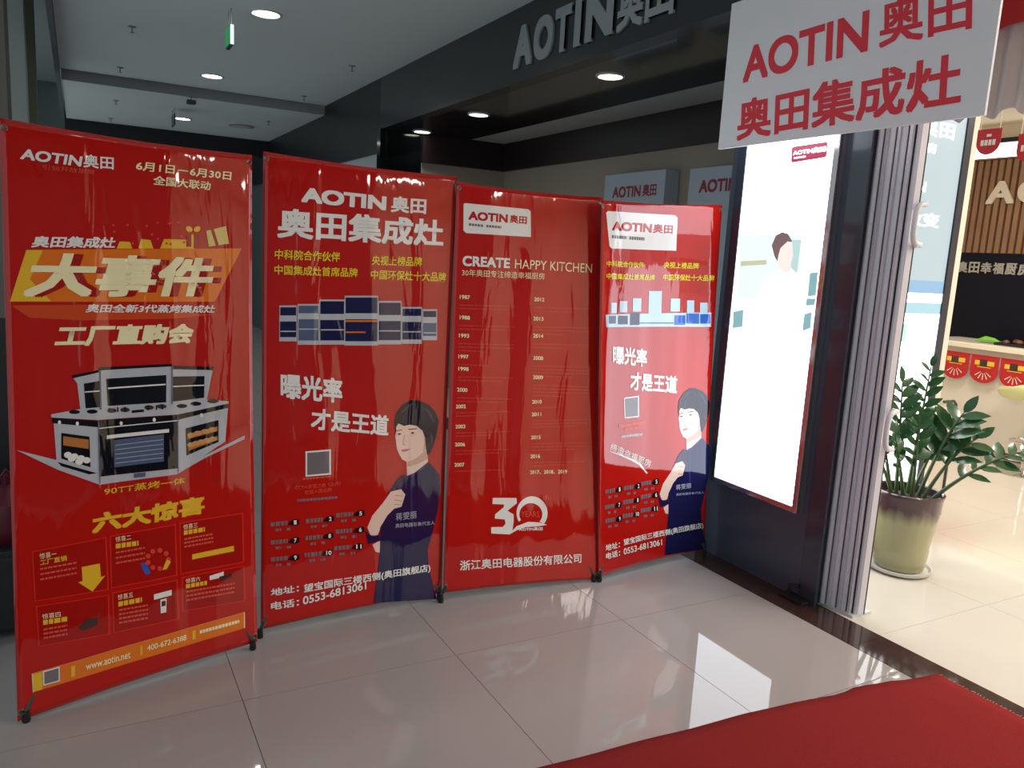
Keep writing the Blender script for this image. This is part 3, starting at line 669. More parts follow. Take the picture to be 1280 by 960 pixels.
text(S3, 'YEARS', *z((349, 571), (429, 572), (349, 546)), M_PINKTXT, B3); text(S3, 'th', *z((443, 498), (470, 497), (443, 478)), M_PINKTXT, B3)
text(S3, 'AOTIN奥田', *z((340, 631), (442, 629), (340, 616)), M_WHITE, B3, 0.02)
text(S3, '浙江奥田电器股份有限公司', *z((86, 800), (606, 766), (86, 757)), M_WHITE, B3, 0.015)

# ---------------------------------------------------------------- banner 4
S4, B4 = banner('red x-stand banner with range hoods and the same woman printed beside the lightbox', [(749, 727), (880, 695)], [(752, 250), (903, 256), (881, 687), (748, 721)], 3.0, 33, 0.0035, 0.030)
z = Z(740, 230, 3.84)
poly(S4, z((68, 138), (76, 130), (408, 149), (420, 162), (418, 320), (96, 309), (86, 298)), M_WHITE, B4, 'logo_panel')
text(S4, 'AOTIN', *z((97, 223), (297, 234), (99, 178)), MATS['banner_logo_red'], B4, 0.04)
text(S4, '奥田', *z((303, 234), (398, 239), (304, 190)), MATS['banner_logo_red'], B4, 0.03)
dashes(S4, [(*z((97, 260), (172, 265)), 4), (*z((185, 266), (262, 271)), 4)], M_GREY, B4, seg=(0.012, 0.015))
for t_, a, b, c in (('中科院合作伙伴', (73, 396), (262, 403), (73, 367)), ('中国集成灶首席品牌', (73, 457), (320, 463), (73, 427)), ('央视上榜品牌', (360, 403), (523, 408), (361, 373)), ('中国环保灶十大品牌', (357, 463), (592, 467), (358, 432))):
    text(S4, t_, *z(a, b, c), M_YEL, B4, 0.02)
z = Z(750, 340, 5.33)
polys(S4, [z((a, t_), (b, t_), (b, e), (a, e)) for (a, b, t_, e) in ((85, 125, 205, 275), (147, 200, 195, 270), (240, 300, 175, 265), (355, 440, 128, 290), (500, 560, 178, 265), (607, 650, 190, 272), (685, 730, 205, 275))] +
      [z((352, 285), (446, 285), (522, 338), (288, 338)), z((45, 285), (752, 270), (752, 366), (50, 368))], M_CYAN, B4, 'range_hood_picture', 0.0014)
polys(S4, [z((a, t_), (b, t_), (b, e), (a, e)) for (a, b, t_, e) in ((68, 120, 292, 345), (135, 205, 292, 350), (222, 290, 275, 355))], M_NAVY, B4, 'cooker_glass', 0.0020)
polys(S4, [z((a, t_), (b, t_), (b, e), (a, e)) for (a, b, t_, e) in ((525, 598, 290, 355), (604, 680, 278, 346), (686, 748, 282, 345))], M_BLUE, B4, 'cooker_glass', 0.0020)
poly(S4, z((288, 338), (522, 338), (522, 346), (288, 346)), M_STEEL, B4, 'hood_shadow', 0.0020)
text(S4, '曝光率', *z((102, 614), (350, 638), (102, 490)), M_WHITE, B4, 0.03)
text(S4, '才是王道', *z((228, 792), (545, 817), (232, 668)), M_WHITE, B4, 0.03)
z8 = Z(740, 470, 3.694)
poly(S4, z8((165, 104), (240, 95), (240, 194), (168, 200)), M_WHITE, B4, 'plain_square', 0.0014)
poly(S4, z8((170, 109), (235, 101), (235, 189), (173, 195)), M_GREY, B4, 'plain_square_inset', 0.0020)
z = Z(750, 520, 5.33)
dashes(S4, [(*z((148, 82), (340, 60)), 4), (*z((188, 105), (300, 92)), 4)], M_PINKTXT, B4); dashes(S4, [(*z((165, 150), (315, 138)), 3)], M_SILVER, B4)
text(S4, '缔造幸福厨房', *z((80, 228), (365, 352), (92, 180)), M_WHITE, B4, 0.0, 'script_lettering')
poly(S4, z((65, 232), (160, 262), (240, 292), (300, 325), (350, 392), (340, 392), (290, 336), (235, 304), (158, 270)), M_WHITE, B4, 'script_swoosh')
badges(S4, B4, z((145, 495), (278, 475), (402, 447), (140, 598), (270, 568), (397, 535), (142, 690), (265, 660), (392, 625)), ['1', '2', '5', '7', '8', '6', '9', '10', '11'], 0.62)
woman(S4, B4, affine([(520.6, 500.6), (467, 754), (551.5, 594)], [(871, 486), (832.5, 695), (889.5, 560)]))
text(S4, '地址：', *z((40, 902), (140, 878), (40, 860)), M_WHITE, B4, 0.02, off=0.003)
text(S4, '望宝国际三楼西侧(奥田旗舰店)', *z((168, 872), (690, 752), (165, 825)), M_WHITE, B4, 0.02, off=0.003)
text(S4, '电话：', *z((42, 957), (140, 935), (42, 915)), M_WHITE, B4, 0.02, off=0.003)
text(S4, '0553-6813061', *z((165, 927), (425, 864), (165, 887)), M_WHITE, B4, 0.015, off=0.003)
text(S4, '蒋雯丽', *z((527, 500), (622, 484), (527, 466)), M_SILVER, B4, 0.0, off=0.003)
text(S4, '奥田电器形象代言人', *z((527, 538), (698, 518), (527, 522)), M_SILVER, B4, 0.0, off=0.003)

# ================================================================== FASCIA LETTERS, HANGING BOARD
SF = Surf((XF, 0, 0), (0, -1, 0), (0, 0, 1))
M_LET = mat('letter_grey', srgb(150, 154, 158), 0.45)
z = Z(440, 0, 2.56)
sign = thing('shop_sign_lettering', 'grey raised lettering on the black fascia above the banners', 'sign', (XF, 4.4, 2.85))
A0 = SF.inv(z((520, 214))[0]); A1 = SF.inv(z((838, 103))[0]); A2 = SF.inv(z((1030, 33))[0])
zb = 2.885; lh = 0.285
for ch, a, b in (('A', 0.0, .215), ('O', .235, .44), ('T', .46, .62), ('I', .655, .715), ('N', .76, 1.0)):
    aa = A0[0] + (A1[0] - A0[0]) * a; bb = A0[0] + (A1[0] - A0[0]) * b
    text_ab(SF, ch, (aa, zb), (bb, zb), (aa, zb + lh), M_LET, sign, 0.045, 'letter', 0.0, 0.007)
wch = (A2[0] - A1[0] - 0.05) / 2
for k, ch in enumerate('奥田'):
    aa = A1[0] + 0.04 + k * (wch + 0.02)
    text_ab(SF, ch, (aa, zb - 0.01), (aa + wch, zb - 0.01), (aa, zb + lh + 0.02), M_LET, sign, 0.025, 'letter', 0.0, 0.007)

XB = 2.785
SB = Surf((XB, 0, 0), (0, -1, 0), (0, 0, 1))
yl, yr, zb0, zb1 = 3.055, 1.735, 2.125, 2.80
brd = thing('hanging_sign_board', 'white rectangular sign board with red lettering hung over the shop entrance', 'sign', (XB, (yl + yr) / 2, zb0))
box('board', XB, XB + 0.012, yr, yl, zb0, zb1, mat('board_white', srgb(232, 232, 236), 0.5, noise=0.02, scale=3), brd)
for yy in (yl - 0.25, yr + 0.22): box('hanger', XB + 0.012, XF + 0.02, yy, yy + 0.03, 2.76, 2.80, M_POLE, brd)
z = Z(880, 0, 3.2)
M_SIGNRED = mat('sign_red', srgb(226, 42, 60), 0.45)
text(SB, 'AOTIN', *z((155, 334), (655, 206), (160, 192)), M_SIGNRED, brd, 0.026, off=0.0015)
text(SB, '奥田', *z((700, 194), (1072, 116), (702, 8)), M_SIGNRED, brd, 0.02, off=0.0015)
text(SB, '奥田集成灶', *z((130, 566), (1026, 420), (136, 404)), M_SIGNRED, brd, 0.024, off=0.0015)

# ================================================================== PILLAR WITH LIGHTBOX
M_PILLAR = MATS['pillar_dark']
struct(box('wall_pillar', XP, 3.16, 2.36, 3.17, 0, 2.79, M_PILLAR))
struct(MB().box(XP - 0.006, XP, 2.36, 2.44, 0.0, 2.79).box(XP - 0.012, XP, 2.335, 2.36, 0, 2.79).build('trim_pillar_strip', mat('pillar_trim', srgb(48, 54, 66), 0.2, coat=0.4)))
XL = XP - 0.045
SL = Surf((XL, 0, 0), (0, -1, 0), (0, 0, 1))
c_bl = SL.inv((893, 597)); c_br = SL.inv((991, 631)); c_tr = SL.inv((1040, 175))
ya, yb = -c_bl[0], -c_br[0]; z0, z1 = (c_bl[1] + c_br[1]) / 2, 2.62
lb = thing('lightbox_sign', 'tall glowing white lightbox poster on the dark entrance pillar', 'lightbox', (XL, (ya + yb) / 2, z0))
M_GLOW = mat('lightbox_white', srgb(90, 92, 95), 0.3, emit=4.6, emit_col=srgb(236, 246, 255))
box('screen', XL, XL + 0.02, yb, ya, z0, z1, M_GLOW, lb)
fr = 0.028
MB().box(XL - .006, XP, yb - fr, yb, z0 - fr, z1 + fr).box(XL - .006, XP, yb, ya, z0 - fr, z0).box(XL - .006, XP, yb, ya, z1, z1 + fr).build('frame', mat('lightbox_frame_silver', srgb(190, 180, 185), 0.15, metal=0.85), lb, bevel=0.003)
box('frame_side', XL - .006, XP, ya, ya + 0.055, z0 - fr, z1 + fr, mat('lightbox_frame_dark', srgb(44, 52, 66), 0.3), lb, bevel=0.003)
box('back', XL + 0.02, XP, yb, ya, z0, z1, M_POLE, lb)
def glow(name, col, s): return mat(name, tuple(0.1 * c for c in col), 0.3, emit=s, emit_col=col)
z = Z(890, 160, 3.0)
poly(SL, z((300, 75), (308, 70), (430, 52), (434, 56), (430, 105), (424, 110), (302, 130), (297, 124)), glow('glow_red', srgb(214, 60, 100), 0.7), lb, 'logo_panel', 0.001)
text(SL, 'AOTIN奥田', *z((305, 104), (427, 88), (306, 84)), M_GLOW, lb, 0.03, off=0.002)
dashes(SL, [(*z((308, 116), (352, 110)), 2)], M_GLOW, lb, 'small_print', 0.002)
poly(SL, z((104, 400), (398, 396), (362, 756), (76, 756)), glow('glow_white_soft', srgb(244, 250, 250), 1.3), lb, 'kitchen_print', 0.0003)
poly(SL, z((108, 405), (230, 398), (335, 400), (335, 480), (310, 600), (220, 640), (96, 640)), glow('glow_pale_green', srgb(226, 242, 238), 1.12), lb, 'kitchen_wall_print', 0.0006)
polys(SL, [z((108, 500), (205, 495), (205, 512), (108, 518))], glow('glow_shelf', srgb(206, 216, 180), 0.9), lb, 'shelf_print', 0.001)
polys(SL, [z((80, 690), (118, 682), (114, 745), (78, 750)), z((368, 545), (398, 540), (390, 630), (360, 630)), z((356, 640), (390, 640), (384, 665), (352, 665)), z((345, 700), (375, 690), (370, 750), (340, 762))], glow('glow_teal', srgb(150, 200, 206), 0.8), lb, 'cabinet_print', 0.001)
polys(SL, [z((290, 420), (335, 420), (320, 540), (300, 555), (282, 540))], glow('glow_teal2', srgb(196, 230, 228), 0.9), lb, 'backdrop_print', 0.0012)
poly(SL, z((235, 480), (225, 440), (240, 405), (262, 390), (285, 396), (302, 425), (285, 428), (258, 450), (250, 478), (246, 500)), glow('glow_hair', srgb(124, 100, 104), 0.9), lb, 'portrait_hair', 0.0018)
poly(SL, z((258, 450), (285, 425), (302, 430), (305, 480), (296, 510), (300, 535), (272, 545), (255, 525), (246, 500), (250, 478)), glow('glow_skin', srgb(255, 240, 234), 0.98), lb, 'portrait_face', 0.0020)
poly(SL, [(969, 338), (990, 336), (1003, 350), (1008, 375), (1003, 412), (940, 412), (945, 375), (955, 350)], M_GLOW, lb, 'portrait_body', 0.0016)
# small black door stop at the foot of the pillar
ds = thing('door_stop', 'small black door stop on the dark stone at the pillar foot', 'door stop', (2.97, 2.42, 0.0))
MB().box(2.93, 3.0, 2.36, 2.50, 0.0012, 0.018).build('plate', M_RUBBER, ds, bevel=0.004)
MB().tube([(2.965, 2.47, 0.015), (2.965, 2.47, 0.06), (2.985, 2.43, 0.065)], 0.009).build('buffer', M_RUBBER, ds, smooth=True)

# ================================================================== FOLDING DOOR
M_ALU = mat('door_aluminium', srgb(212, 208, 218), 0.42, metal=0.15)
M_ALUD = mat('door_gasket', srgb(70, 68, 74), 0.6)
fd = thing('folding_door', 'grey aluminium accordion door folded into a stack beside the pillar', 'door', (3.1, 2.28, 0.0))
zt = 2.76; n_s = 6; yst = 0.0235; y_first = 2.345
for k in range(n_s):
    y = y_first - k * yst - 0.010
    xa, xb_ = (3.045, 3.145); dy = 0.0085 if k % 2 else -0.0085
    xa += 0.007 * k; xb_ += 0.003 * k
    th = 0.0045
    pts = [(xa, y - dy - th), (xb_, y + dy - th), (xb_, y + dy + th), (xa, y - dy + th)]
    MB().prism(pts, 2, 0.012, zt).build('slat', M_ALU, fd)
    yy = y - dy
    yy = y; hw_ = 0.0106; tl_ = 0.005 if k % 2 else -0.003
    MB().prism([(xa - 0.006 + tl_, yy + hw_), (xa - 0.010, yy + hw_ * 0.25), (xa - 0.006 - tl_, yy - hw_), (xa + 0.03, yy - hw_), (xa + 0.03, yy + hw_)], 2, 0.012, zt).build('stile', M_ALU, fd)
    MB().box(xa + 0.002, xa + 0.028, yy - hw_ - 0.0023, yy - hw_, 0.012, zt).build('gasket', M_ALUD, fd)
yl_ = y_first - n_s * yst - 0.022
MB().prism([(3.085, yl_ + 0.016), (3.083, yl_ + 0.006), (3.092, yl_ - 0.004), (3.122, yl_ - 0.010), (3.128, yl_ - 0.004), (3.128, yl_ + 0.012), (3.11, yl_ + 0.020)], 2, 0.012, zt).build('lead_post', M_ALU, fd)
MB().box(3.125, 3.1310, yl_ - 0.010, yl_ + 0.010, 0.012, zt).build('edge_seal', M_RUBBER, fd)
for hz in (1.775, 0.885):
    pts = []
    for k in range(13):
        t = math.radians(90 + 15 * k)
        ct, st_ = math.cos(t), math.sin(t)
        sg = lambda v: math.copysign(abs(v) ** 0.6, v)
        pts.append((3.130 + 0.055 * sg(ct), yl_ - 0.036, hz + 0.085 * sg(st_)))
    pts = [(pts[0][0], yl_ - 0.012, pts[0][2])] + pts + [(pts[-1][0], yl_ - 0.012, pts[-1][2])]
    MB().tube(pts, 0.012, 10).build('handle', mat('handle_white', srgb(225, 222, 228), 0.4), fd, smooth=True)
box('bottom_guide', 3.06, 3.19, 2.18, 2.345, 0.0, 0.012, mat('guide_white', srgb(205, 205, 205), 0.4), fd)
struct(box('trim_door_track', 3.06, 3.2, -1.0, 2.36, 2.76, 2.795, M_ALUD))

# ================================================================== PARTITION SCREEN (second lightbox)
YP = 2.79
SP = Surf((0, YP, 0), (1, 0, 0), (0, 0, 1))
px0, px1 = 3.18, 4.33
lb2 = thing('partition_lightbox', 'pale blue glowing lightbox poster on the shop partition behind the plant', 'lightbox', ((px0 + px1) / 2, YP, 0.27))
M_GL2 = glow('glow_pale_blue', srgb(206, 226, 232), 0.78)
box('screen', px0, px1, YP, YP + 0.025, 0.27, 2.70, M_GL2, lb2)
MB().box(px1, px1 + 0.06, YP - 0.01, YP + 0.03, 0.24, 2.73).build('frame_side', mat('frame_navy', srgb(28, 34, 50), 0.3), lb2, bevel=0.003)
MB().box(px0, px1, YP - 0.008, YP + 0.03, 0.24, 0.27).box(px0, px1, YP - 0.008, YP + 0.03, 2.70, 2.73).build('frame', MATS['lightbox_frame_silver'], lb2)
def pr(x0, x1, za, zb_): return [(x0, za), (x1, za), (x1, zb_), (x0, zb_)]
M_GW = glow('glow_white2', srgb(250, 253, 255), 4.2)
zz = lambda p: SP.inv(p)[1]
zA, zB, zC_, zD = zz((1140, 350)), zz((1140, 366)), zz((1140, 378)), zz((1140, 392))
poly_ab(SP, pr(px0, px1, zB, zA), glow('glow_sky_blue', srgb(150, 192, 226), 0.95), lb2, 'blue_band_print', 0.001)
poly_ab(SP, pr(px0, px1, zC_, zB), M_GW, lb2, 'white_band_print', 0.001)
poly_ab(SP, pr(px0, px1, zD, zC_), glow('glow_aqua', srgb(176, 216, 228), 1.0), lb2, 'aqua_band_print', 0.001)
poly_ab(SP, pr(px0, px1, 0.29, zD), M_GW, lb2, 'white_glow_print', 0.001)
poly_ab(SP, [(3.75, zD - 0.02), (4.05, zD - 0.06), (4.05, zD - 0.16), (3.75, zD - 0.12)], glow('glow_mint', srgb(196, 236, 232), 1.0), lb2, 'mint_patch_print', 0.002)
z = Z(1080, 160, 3.0)
M_LT = glow('glow_letter', srgb(255, 255, 255), 1.6)
def tail(body, right, bottom, top, wchar):      # lettering whose right end shows past the door
    Rr = SP.inv(right); zbm = SP.inv(bottom)[1]; ztp = SP.inv(top)[1]; w_ = wchar * len(body)
    text_ab(SP, body, (Rr[0] - w_, zbm), (Rr[0], zbm), (Rr[0] - w_, ztp), M_LT, lb2, 0.03, off=0.002)
tail('奥田', *z((338, 30), (300, 40), (300, -25)), 0.15)
tail('厨房', *z((270, 90), (250, 95), (250, 55)), 0.09)
tail('KITCHEN', *z((230, 235), (215, 240), (215, 200)), 0.065)
tail('改变', *z((278, 375), (240, 372), (240, 318)), 0.15)
struct(box('baseboard_partition', 3.16, 4.50, 2.80, 2.82, 0, 0.09, M_WOODB))
struct(box('wall_partition_panel', 3.16, 4.33, 2.805, 2.82, 0.09, 0.24, mat('wood_panel', srgb(196, 160, 120), 0.5)))

# ================================================================== MALL CEILING FITTINGS
M_LAMP = mat('lamp_glow', srgb(255, 252, 240), 0.4, emit=9.0)
M_LAMPRIM = mat('lamp_rim', srgb(200, 200, 196), 0.4)
def downlight(x, y, zc, label, group, r=0.10):
    d = thing('ceiling_downlight', label, 'ceiling light', (x, y, zc), group)
    MB().lathe([(0, -0.004), (r * 0.82, -0.004), (r * 0.82, 0.0)], (x, y, zc), 24).build('diffuser', M_LAMP, d)
    MB().lathe([(r * 0.82, -0.002), (r * 0.85, -0.010), (r, -0.008), (r * 1.02, 0.0)], (x, y, zc), 24).build('rim', M_LAMPRIM, d, smooth=True)
for ly in MALL_LAMPS:
    downlight(1.34, ly, ZC, 'round white downlight in the near mall ceiling beside the exit sign' if 6 < ly < 7 else 'round white downlight just before the step of the mall ceiling' if ly > 9 else 'round white downlight over the red carpet end of the mall ceiling', 'downlights of the near mall ceiling', 0.125)
downlight(1.34, 12.40, 3.20, 'round white downlight in the lower far ceiling beyond the step', None, 0.125)
for i_, (lx, ly) in enumerate(((3.20, 4.63), (3.20, 6.66), (3.22, 8.05))):
    downlight(lx, ly, 2.79, 'round white downlight in the glossy black soffit, ' + ('nearest the hanging sign board', 'second from the hanging sign board', 'at the far end by the black glass')[i_], 'downlights of the black soffit', 0.10)
    spot('soffit_downlight', (lx, ly, 2.77), 5, (0.95, 0.98, 1.0), 120)
M_SPR = mat('sprinkler_metal', srgb(150, 152, 150), 0.4, metal=0.3)
def sprinkler(x, y, zc, label, group):
    s_ = thing('sprinkler_head', label, 'sprinkler', (x, y, zc), group)
    MB().lathe([(0, 0), (0.034, 0), (0.034, -0.005), (0.015, -0.012), (0, -0.012)], (x, y, zc), 16).build('collar', M_SPR, s_, smooth=True)
    MB().lathe([(0.006, -0.011), (0.006, -0.05), (0.0, -0.05)], (x, y, zc), 10).build('stem', M_SPR, s_, smooth=True)
    MB().lathe([(0.0, -0.050), (0.020, -0.050), (0.020, -0.053), (0, -0.053)], (x, y, zc), 14).build('deflector', M_SPR, s_)
for (x, y, w_) in ((0.46, 7.89, 'between the exit sign and the ceiling edge'), (0.45, 9.85, 'at the ceiling step, on the side away from the fascia'), (2.42, 7.96, 'beside the black fascia, nearer its letters'), (2.44, 9.95, 'beside the black fascia, at the ceiling step')):
    sprinkler(x, y, ZC, 'small metal sprinkler head ' + w_, 'sprinklers of the near mall ceiling')
for (x, y, w_) in ((0.47, 11.5, 'just past the step, away from the fascia'), (0.47, 13.3, 'near the dark end beam'), (2.36, 11.6, 'just past the step, by the ceiling speaker')):
    sprinkler(x, y, 3.20, 'small sprinkler head on the lower far ceiling ' + w_, 'sprinklers of the far mall ceiling')
spk = thing('ceiling_speaker', 'round pale speaker disc on the lower far ceiling', 'speaker', (2.14, 12.4, 3.20))
MB().lathe([(0, 0), (0.16, 0), (0.16, -0.012), (0.13, -0.02), (0, -0.024)], (2.14, 12.4, 3.2), 24).build('grille', M_LAMPRIM, spk, smooth=True)
MB().lathe([(0.16, 0), (0.175, 0), (0.175, -0.014), (0.16, -0.016)], (2.14, 12.4, 3.2), 24).build('rim', M_SPR, spk, smooth=True)
# exit sign on chains: seen nearly edge on, green face to the far side
ex = thing('exit_sign', 'green and white lit exit sign hanging edge-on from the mall ceiling', 'sign', (1.085, 6.80, 3.02))
box('housing', 1.068, 1.096, 6.68, 6.88, 3.03, 3.18, mat('exit_housing', srgb(60, 70, 66), 0.4), ex, bevel=0.004)
box('green_face', 1.063, 1.068, 6.69, 6.87, 3.04, 3.17, mat('exit_green', srgb(30, 150, 80), 0.4, emit=0.5), ex)
box('white_side', 1.070, 1.096, 6.672, 6.68, 3.035, 3.178, mat('exit_white', srgb(225, 240, 240), 0.4, emit=0.9), ex)
for yy in (6.73, 6.84): MB().tube([(1.084, yy, 3.175), (1.084, yy, ZC + 0.005)], 0.004, 6).build('chain', M_SPR, ex)
hp = onz(239, 128, 3.14)
fs_ = thing('hanging_ceiling_box', 'small dark unit hanging below the far mall ceiling near the lamp', 'sensor', (hp[0], hp[1], 3.12))
box('housing', hp[0] - .05, hp[0] + .05, hp[1] - .05, hp[1] + .05, 3.12, 3.165, mat('unit_dark', srgb(70, 60, 60), 0.5), fs_, bevel=0.008)
MB().tube([(hp[0], hp[1], 3.16), (hp[0], hp[1], 3.203)], 0.006, 8).build('rod', M_SPR, fs_)
fs2 = thing('hanging_sign_plate', 'thin dark sign plate hanging edge-on under the lower far ceiling', 'sign', (1.14, 11.5, 2.98))
box('plate', 1.135, 1.150, 11.4, 11.75, 2.98, 3.12, MATS['exit_housing'], fs2)
for yy in (11.45, 11.7): MB().tube([(1.1425, yy, 3.115), (1.1425, yy, 3.204)], 0.004, 6).build('rod', M_SPR, fs2)

# ================================================================== WHITE DISPLAY CABINETS IN THE DIM ROOM
M_WCAB = mat('cabinet_white', srgb(176, 186, 198), 0.45)
SC = Surf((4.15, 0, 0), (0, -1, 0), (0, 0, 1))
def cabinet(ya_, yb_, top, tx0, tx1, tz, label):
    c = thing('display_cabinet', label, 'cabinet', (4.2, (ya_ + yb_) / 2, 0), None)
    box('body', 4.15, 4.295, yb_, ya_, 0.06, top, M_WCAB, c, bevel=0.004)
    box('plinth', 4.17, 4.29, yb_ + 0.02, ya_ - 0.02, 0.0, 0.06, M_POLE, c)
    text_ab(SC, 'AOTIN', (-tx0, tz), (-tx0 + (tx0 - tx1) * 0.66, tz), (-tx0, tz + 0.095), mat('cab_logo_red', srgb(150, 40, 56), 0.5), c, 0.035, off=0.001)
    text_ab(SC, '奥田', (-tx0 + (tx0 - tx1) * 0.70, tz), (-tx1, tz), (-tx0 + (tx0 - tx1) * 0.70, tz + 0.10), MATS['cab_logo_red'], c, 0.03, off=0.001)
    return c
cabinet(5.97, 5.13, 2.305, 5.84, 5.23, 2.10, 'tall white display cabinet with red logo, farther along the dim back wall')
cabinet(4.84, 3.95, 2.285, 4.72, 4.11, 2.10, 'tall white display cabinet with red logo, partly behind the lightbox pillar')

# ================================================================== RED CARPET
far = [(-0.6, 1.93), (0.4, 1.885), (1.0, 1.86), (1.35, 1.835), (1.7, 1.815), (2.0, 1.80), (2.25, 1.775), (2.45, 1.752), (2.55, 1.765), (2.7, 1.735), (2.85, 1.705), (2.945, 1.69)]
pts = [(-0.6, -1.0), (2.965, -1.0), (2.955, 0.6), (2.96, 1.36)] + far[::-1]
M_CARPET = mat('carpet_red', srgb(136, 38, 38), 0.95, noise=0.18, scale=160, bump=0.35, bscale=500, spec=0.1)
crp = thing('red_carpet', 'flat red felt carpet leading up to the shop entrance', 'carpet', (1.2, 0.4, 0.0))
def carpet():
    bm = bmesh.new()
    n = 60; m_ = 56
    def fy(x):
        for (a, b) in zip(far[:-1], far[1:]):
            if a[0] <= x <= b[0]: return a[1] + (b[1] - a[1]) * (x - a[0]) / (b[0] - a[0])
        return far[-1][1]
    grid = []
    for i in range(n + 1):
        x = -0.6 + 3.55 * i / n; row = []
        for j in range(m_ + 1):
            y = -1.0 + (fy(min(x, 2.945)) + 1.0) * j / m_
            hz = 0.006 + 0.0035 * max(0, math.sin(5 * x + 2.2 * y)) ** 3 * (1 if y > 0.8 else 0.4) + 0.004 * (j == m_) * max(0, math.sin(9 * x))
            if 2.55 < x < 2.9: hz += 0.004 * math.exp(-((x - 2.72 - 0.3 * (1.7 - y)) / 0.03) ** 2)
            row.append(bm.verts.new((x - 1.2, y - 0.4, hz)))
        grid.append(row)
    for i in range(n):
        for j in range(m_): bm.faces.new((grid[i][j], grid[i + 1][j], grid[i + 1][j + 1], grid[i][j + 1]))
    me = bpy.data.meshes.new('pile'); bm.to_mesh(me); bm.free()
    for p in me.polygons: p.use_smooth = True
    o = link('pile', me, M_CARPET, crp); so = o.modifiers.new('thickness', 'SOLIDIFY'); so.thickness = 0.005; so.offset = -1
carpet()
rt = random.Random(2)
fr_ = MB()
for k in range(150):
    y = 1.69 - k * 0.012; x = 2.95 + rt.uniform(-0.002, 0.003)
    fr_.tube([(x - 0.004, y, 0.006), (x + rt.uniform(0.002, 0.012), y + rt.uniform(-0.006, 0.006), 0.004)], 0.0012, 4)
fo = fr_.build('frayed_edge', mat('carpet_fray', srgb(190, 150, 130), 0.9), crp); fo['kind'] = 'stuff'

# ================================================================== POTTED PLANT
pc = onz(1122, 711); pc[2] = 0.0
plant = thing('potted_plant', 'glossy green zz plant in a green-beige glazed pot by the entrance', 'plant', tuple(pc))
def potmat():
    m = mat('pot_glaze', srgb(150, 146, 108), 0.25, coat=0.5)
    nt = m.node_tree; p = nt.nodes['Principled BSDF']
    tc = nt.nodes.new('ShaderNodeTexCoord'); sx = nt.nodes.new('ShaderNodeSeparateXYZ'); nt.links.new(tc.outputs['Object'], sx.inputs[0])
    nz = nt.nodes.new('ShaderNodeTexNoise'); nz.inputs['Scale'].default_value = 22
    mp = nt.nodes.new('ShaderNodeMapping'); mp.inputs['Scale'].default_value = (1, 1, 0.15); nt.links.new(tc.outputs['Object'], mp.inputs[0]); nt.links.new(mp.outputs[0], nz.inputs['Vector'])
    ad = nt.nodes.new('ShaderNodeMath'); ad.operation = 'MULTIPLY_ADD'; ad.inputs[1].default_value = 0.09
    nt.links.new(nz.outputs['Fac'], ad.inputs[0]); nt.links.new(sx.outputs['Z'], ad.inputs[2])
    cr = nt.nodes.new('ShaderNodeValToRGB'); cr.color_ramp.elements[0].position = 0.33; cr.color_ramp.elements[0].color = (*srgb(158, 154, 116), 1)
    cr.color_ramp.elements[1].position = 0.405; cr.color_ramp.elements[1].color = (*srgb(70, 44, 52), 1)
    nt.links.new(ad.outputs[0], cr.inputs[0]); nt.links.new(cr.outputs[0], p.inputs['Base Color'])
    return m
MB().lathe([(0.0, 0.022), (0.118, 0.022), (0.124, 0.03), (0.135, 0.10), (0.137, 0.13), (0.134, 0.14), (0.150, 0.25), (0.163, 0.34), (0.170, 0.42), (0.176, 0.432), (0.176, 0.442), (0.166, 0.446), (0.158, 0.44), (0.155, 0.40), (0.0, 0.40)], pc, 40).build('pot', potmat(), plant, smooth=True)
MB().lathe([(0.0, 0.39), (0.156, 0.395), (0.10, 0.41), (0.0, 0.415)], pc, 24).build('soil', mat('soil', srgb(46, 36, 30), 0.9, noise=0.4, scale=60), plant, smooth=True)
MB().lathe([(0.0, 0.0), (0.135, 0.0), (0.158, 0.012), (0.165, 0.030), (0.158, 0.030), (0.145, 0.018), (0.0, 0.018)], pc, 36).build('saucer', mat('saucer_white', srgb(206, 204, 196), 0.35), plant, smooth=True)
M_STEM = mat('stem_green', srgb(62, 84, 44), 0.4)
M_LEAF = mat('leaf_green', srgb(40, 80, 44), 0.22, noise=0.35, scale=9, coat=0.3)
def leaf_mesh():
    prof = [(0.0, 0.006), (0.12, 0.13), (0.30, 0.22), (0.50, 0.245), (0.70, 0.19), (0.88, 0.09), (1.0, 0.0)]
    vs_ = []; fs = []
    for t, w_ in prof:
        cz = -0.14 * t * t; vs_ += [(t, -w_, cz + 0.05 * w_ * 2), (t, 0, cz), (t, w_, cz + 0.05 * w_ * 2)]
    for i in range(len(prof) - 1):
        a = 3 * i; fs += [(a, a + 3, a + 4, a + 1), (a + 1, a + 4, a + 5, a + 2)]
    me = bpy.data.meshes.new('leaf'); me.from_pydata(vs_, [], fs); me.materials.append(M_LEAF)
    for p in me.polygons: p.use_smooth = True
    return me
LEAF = leaf_mesh()
right = np.array([0.877, -0.477, 0.0]); fwd = np.array([0.479, 0.863, 0.0]) / 0.987
def plant_plane(px, py, d=0.0):
    """point of the upright plane through the pot, d metres behind it"""
    o = pc + fwd * d; r = ray(px, py); t = ((o - EYE) @ fwd) / (r @ fwd); return EYE + r * t
rl = random.Random(9)
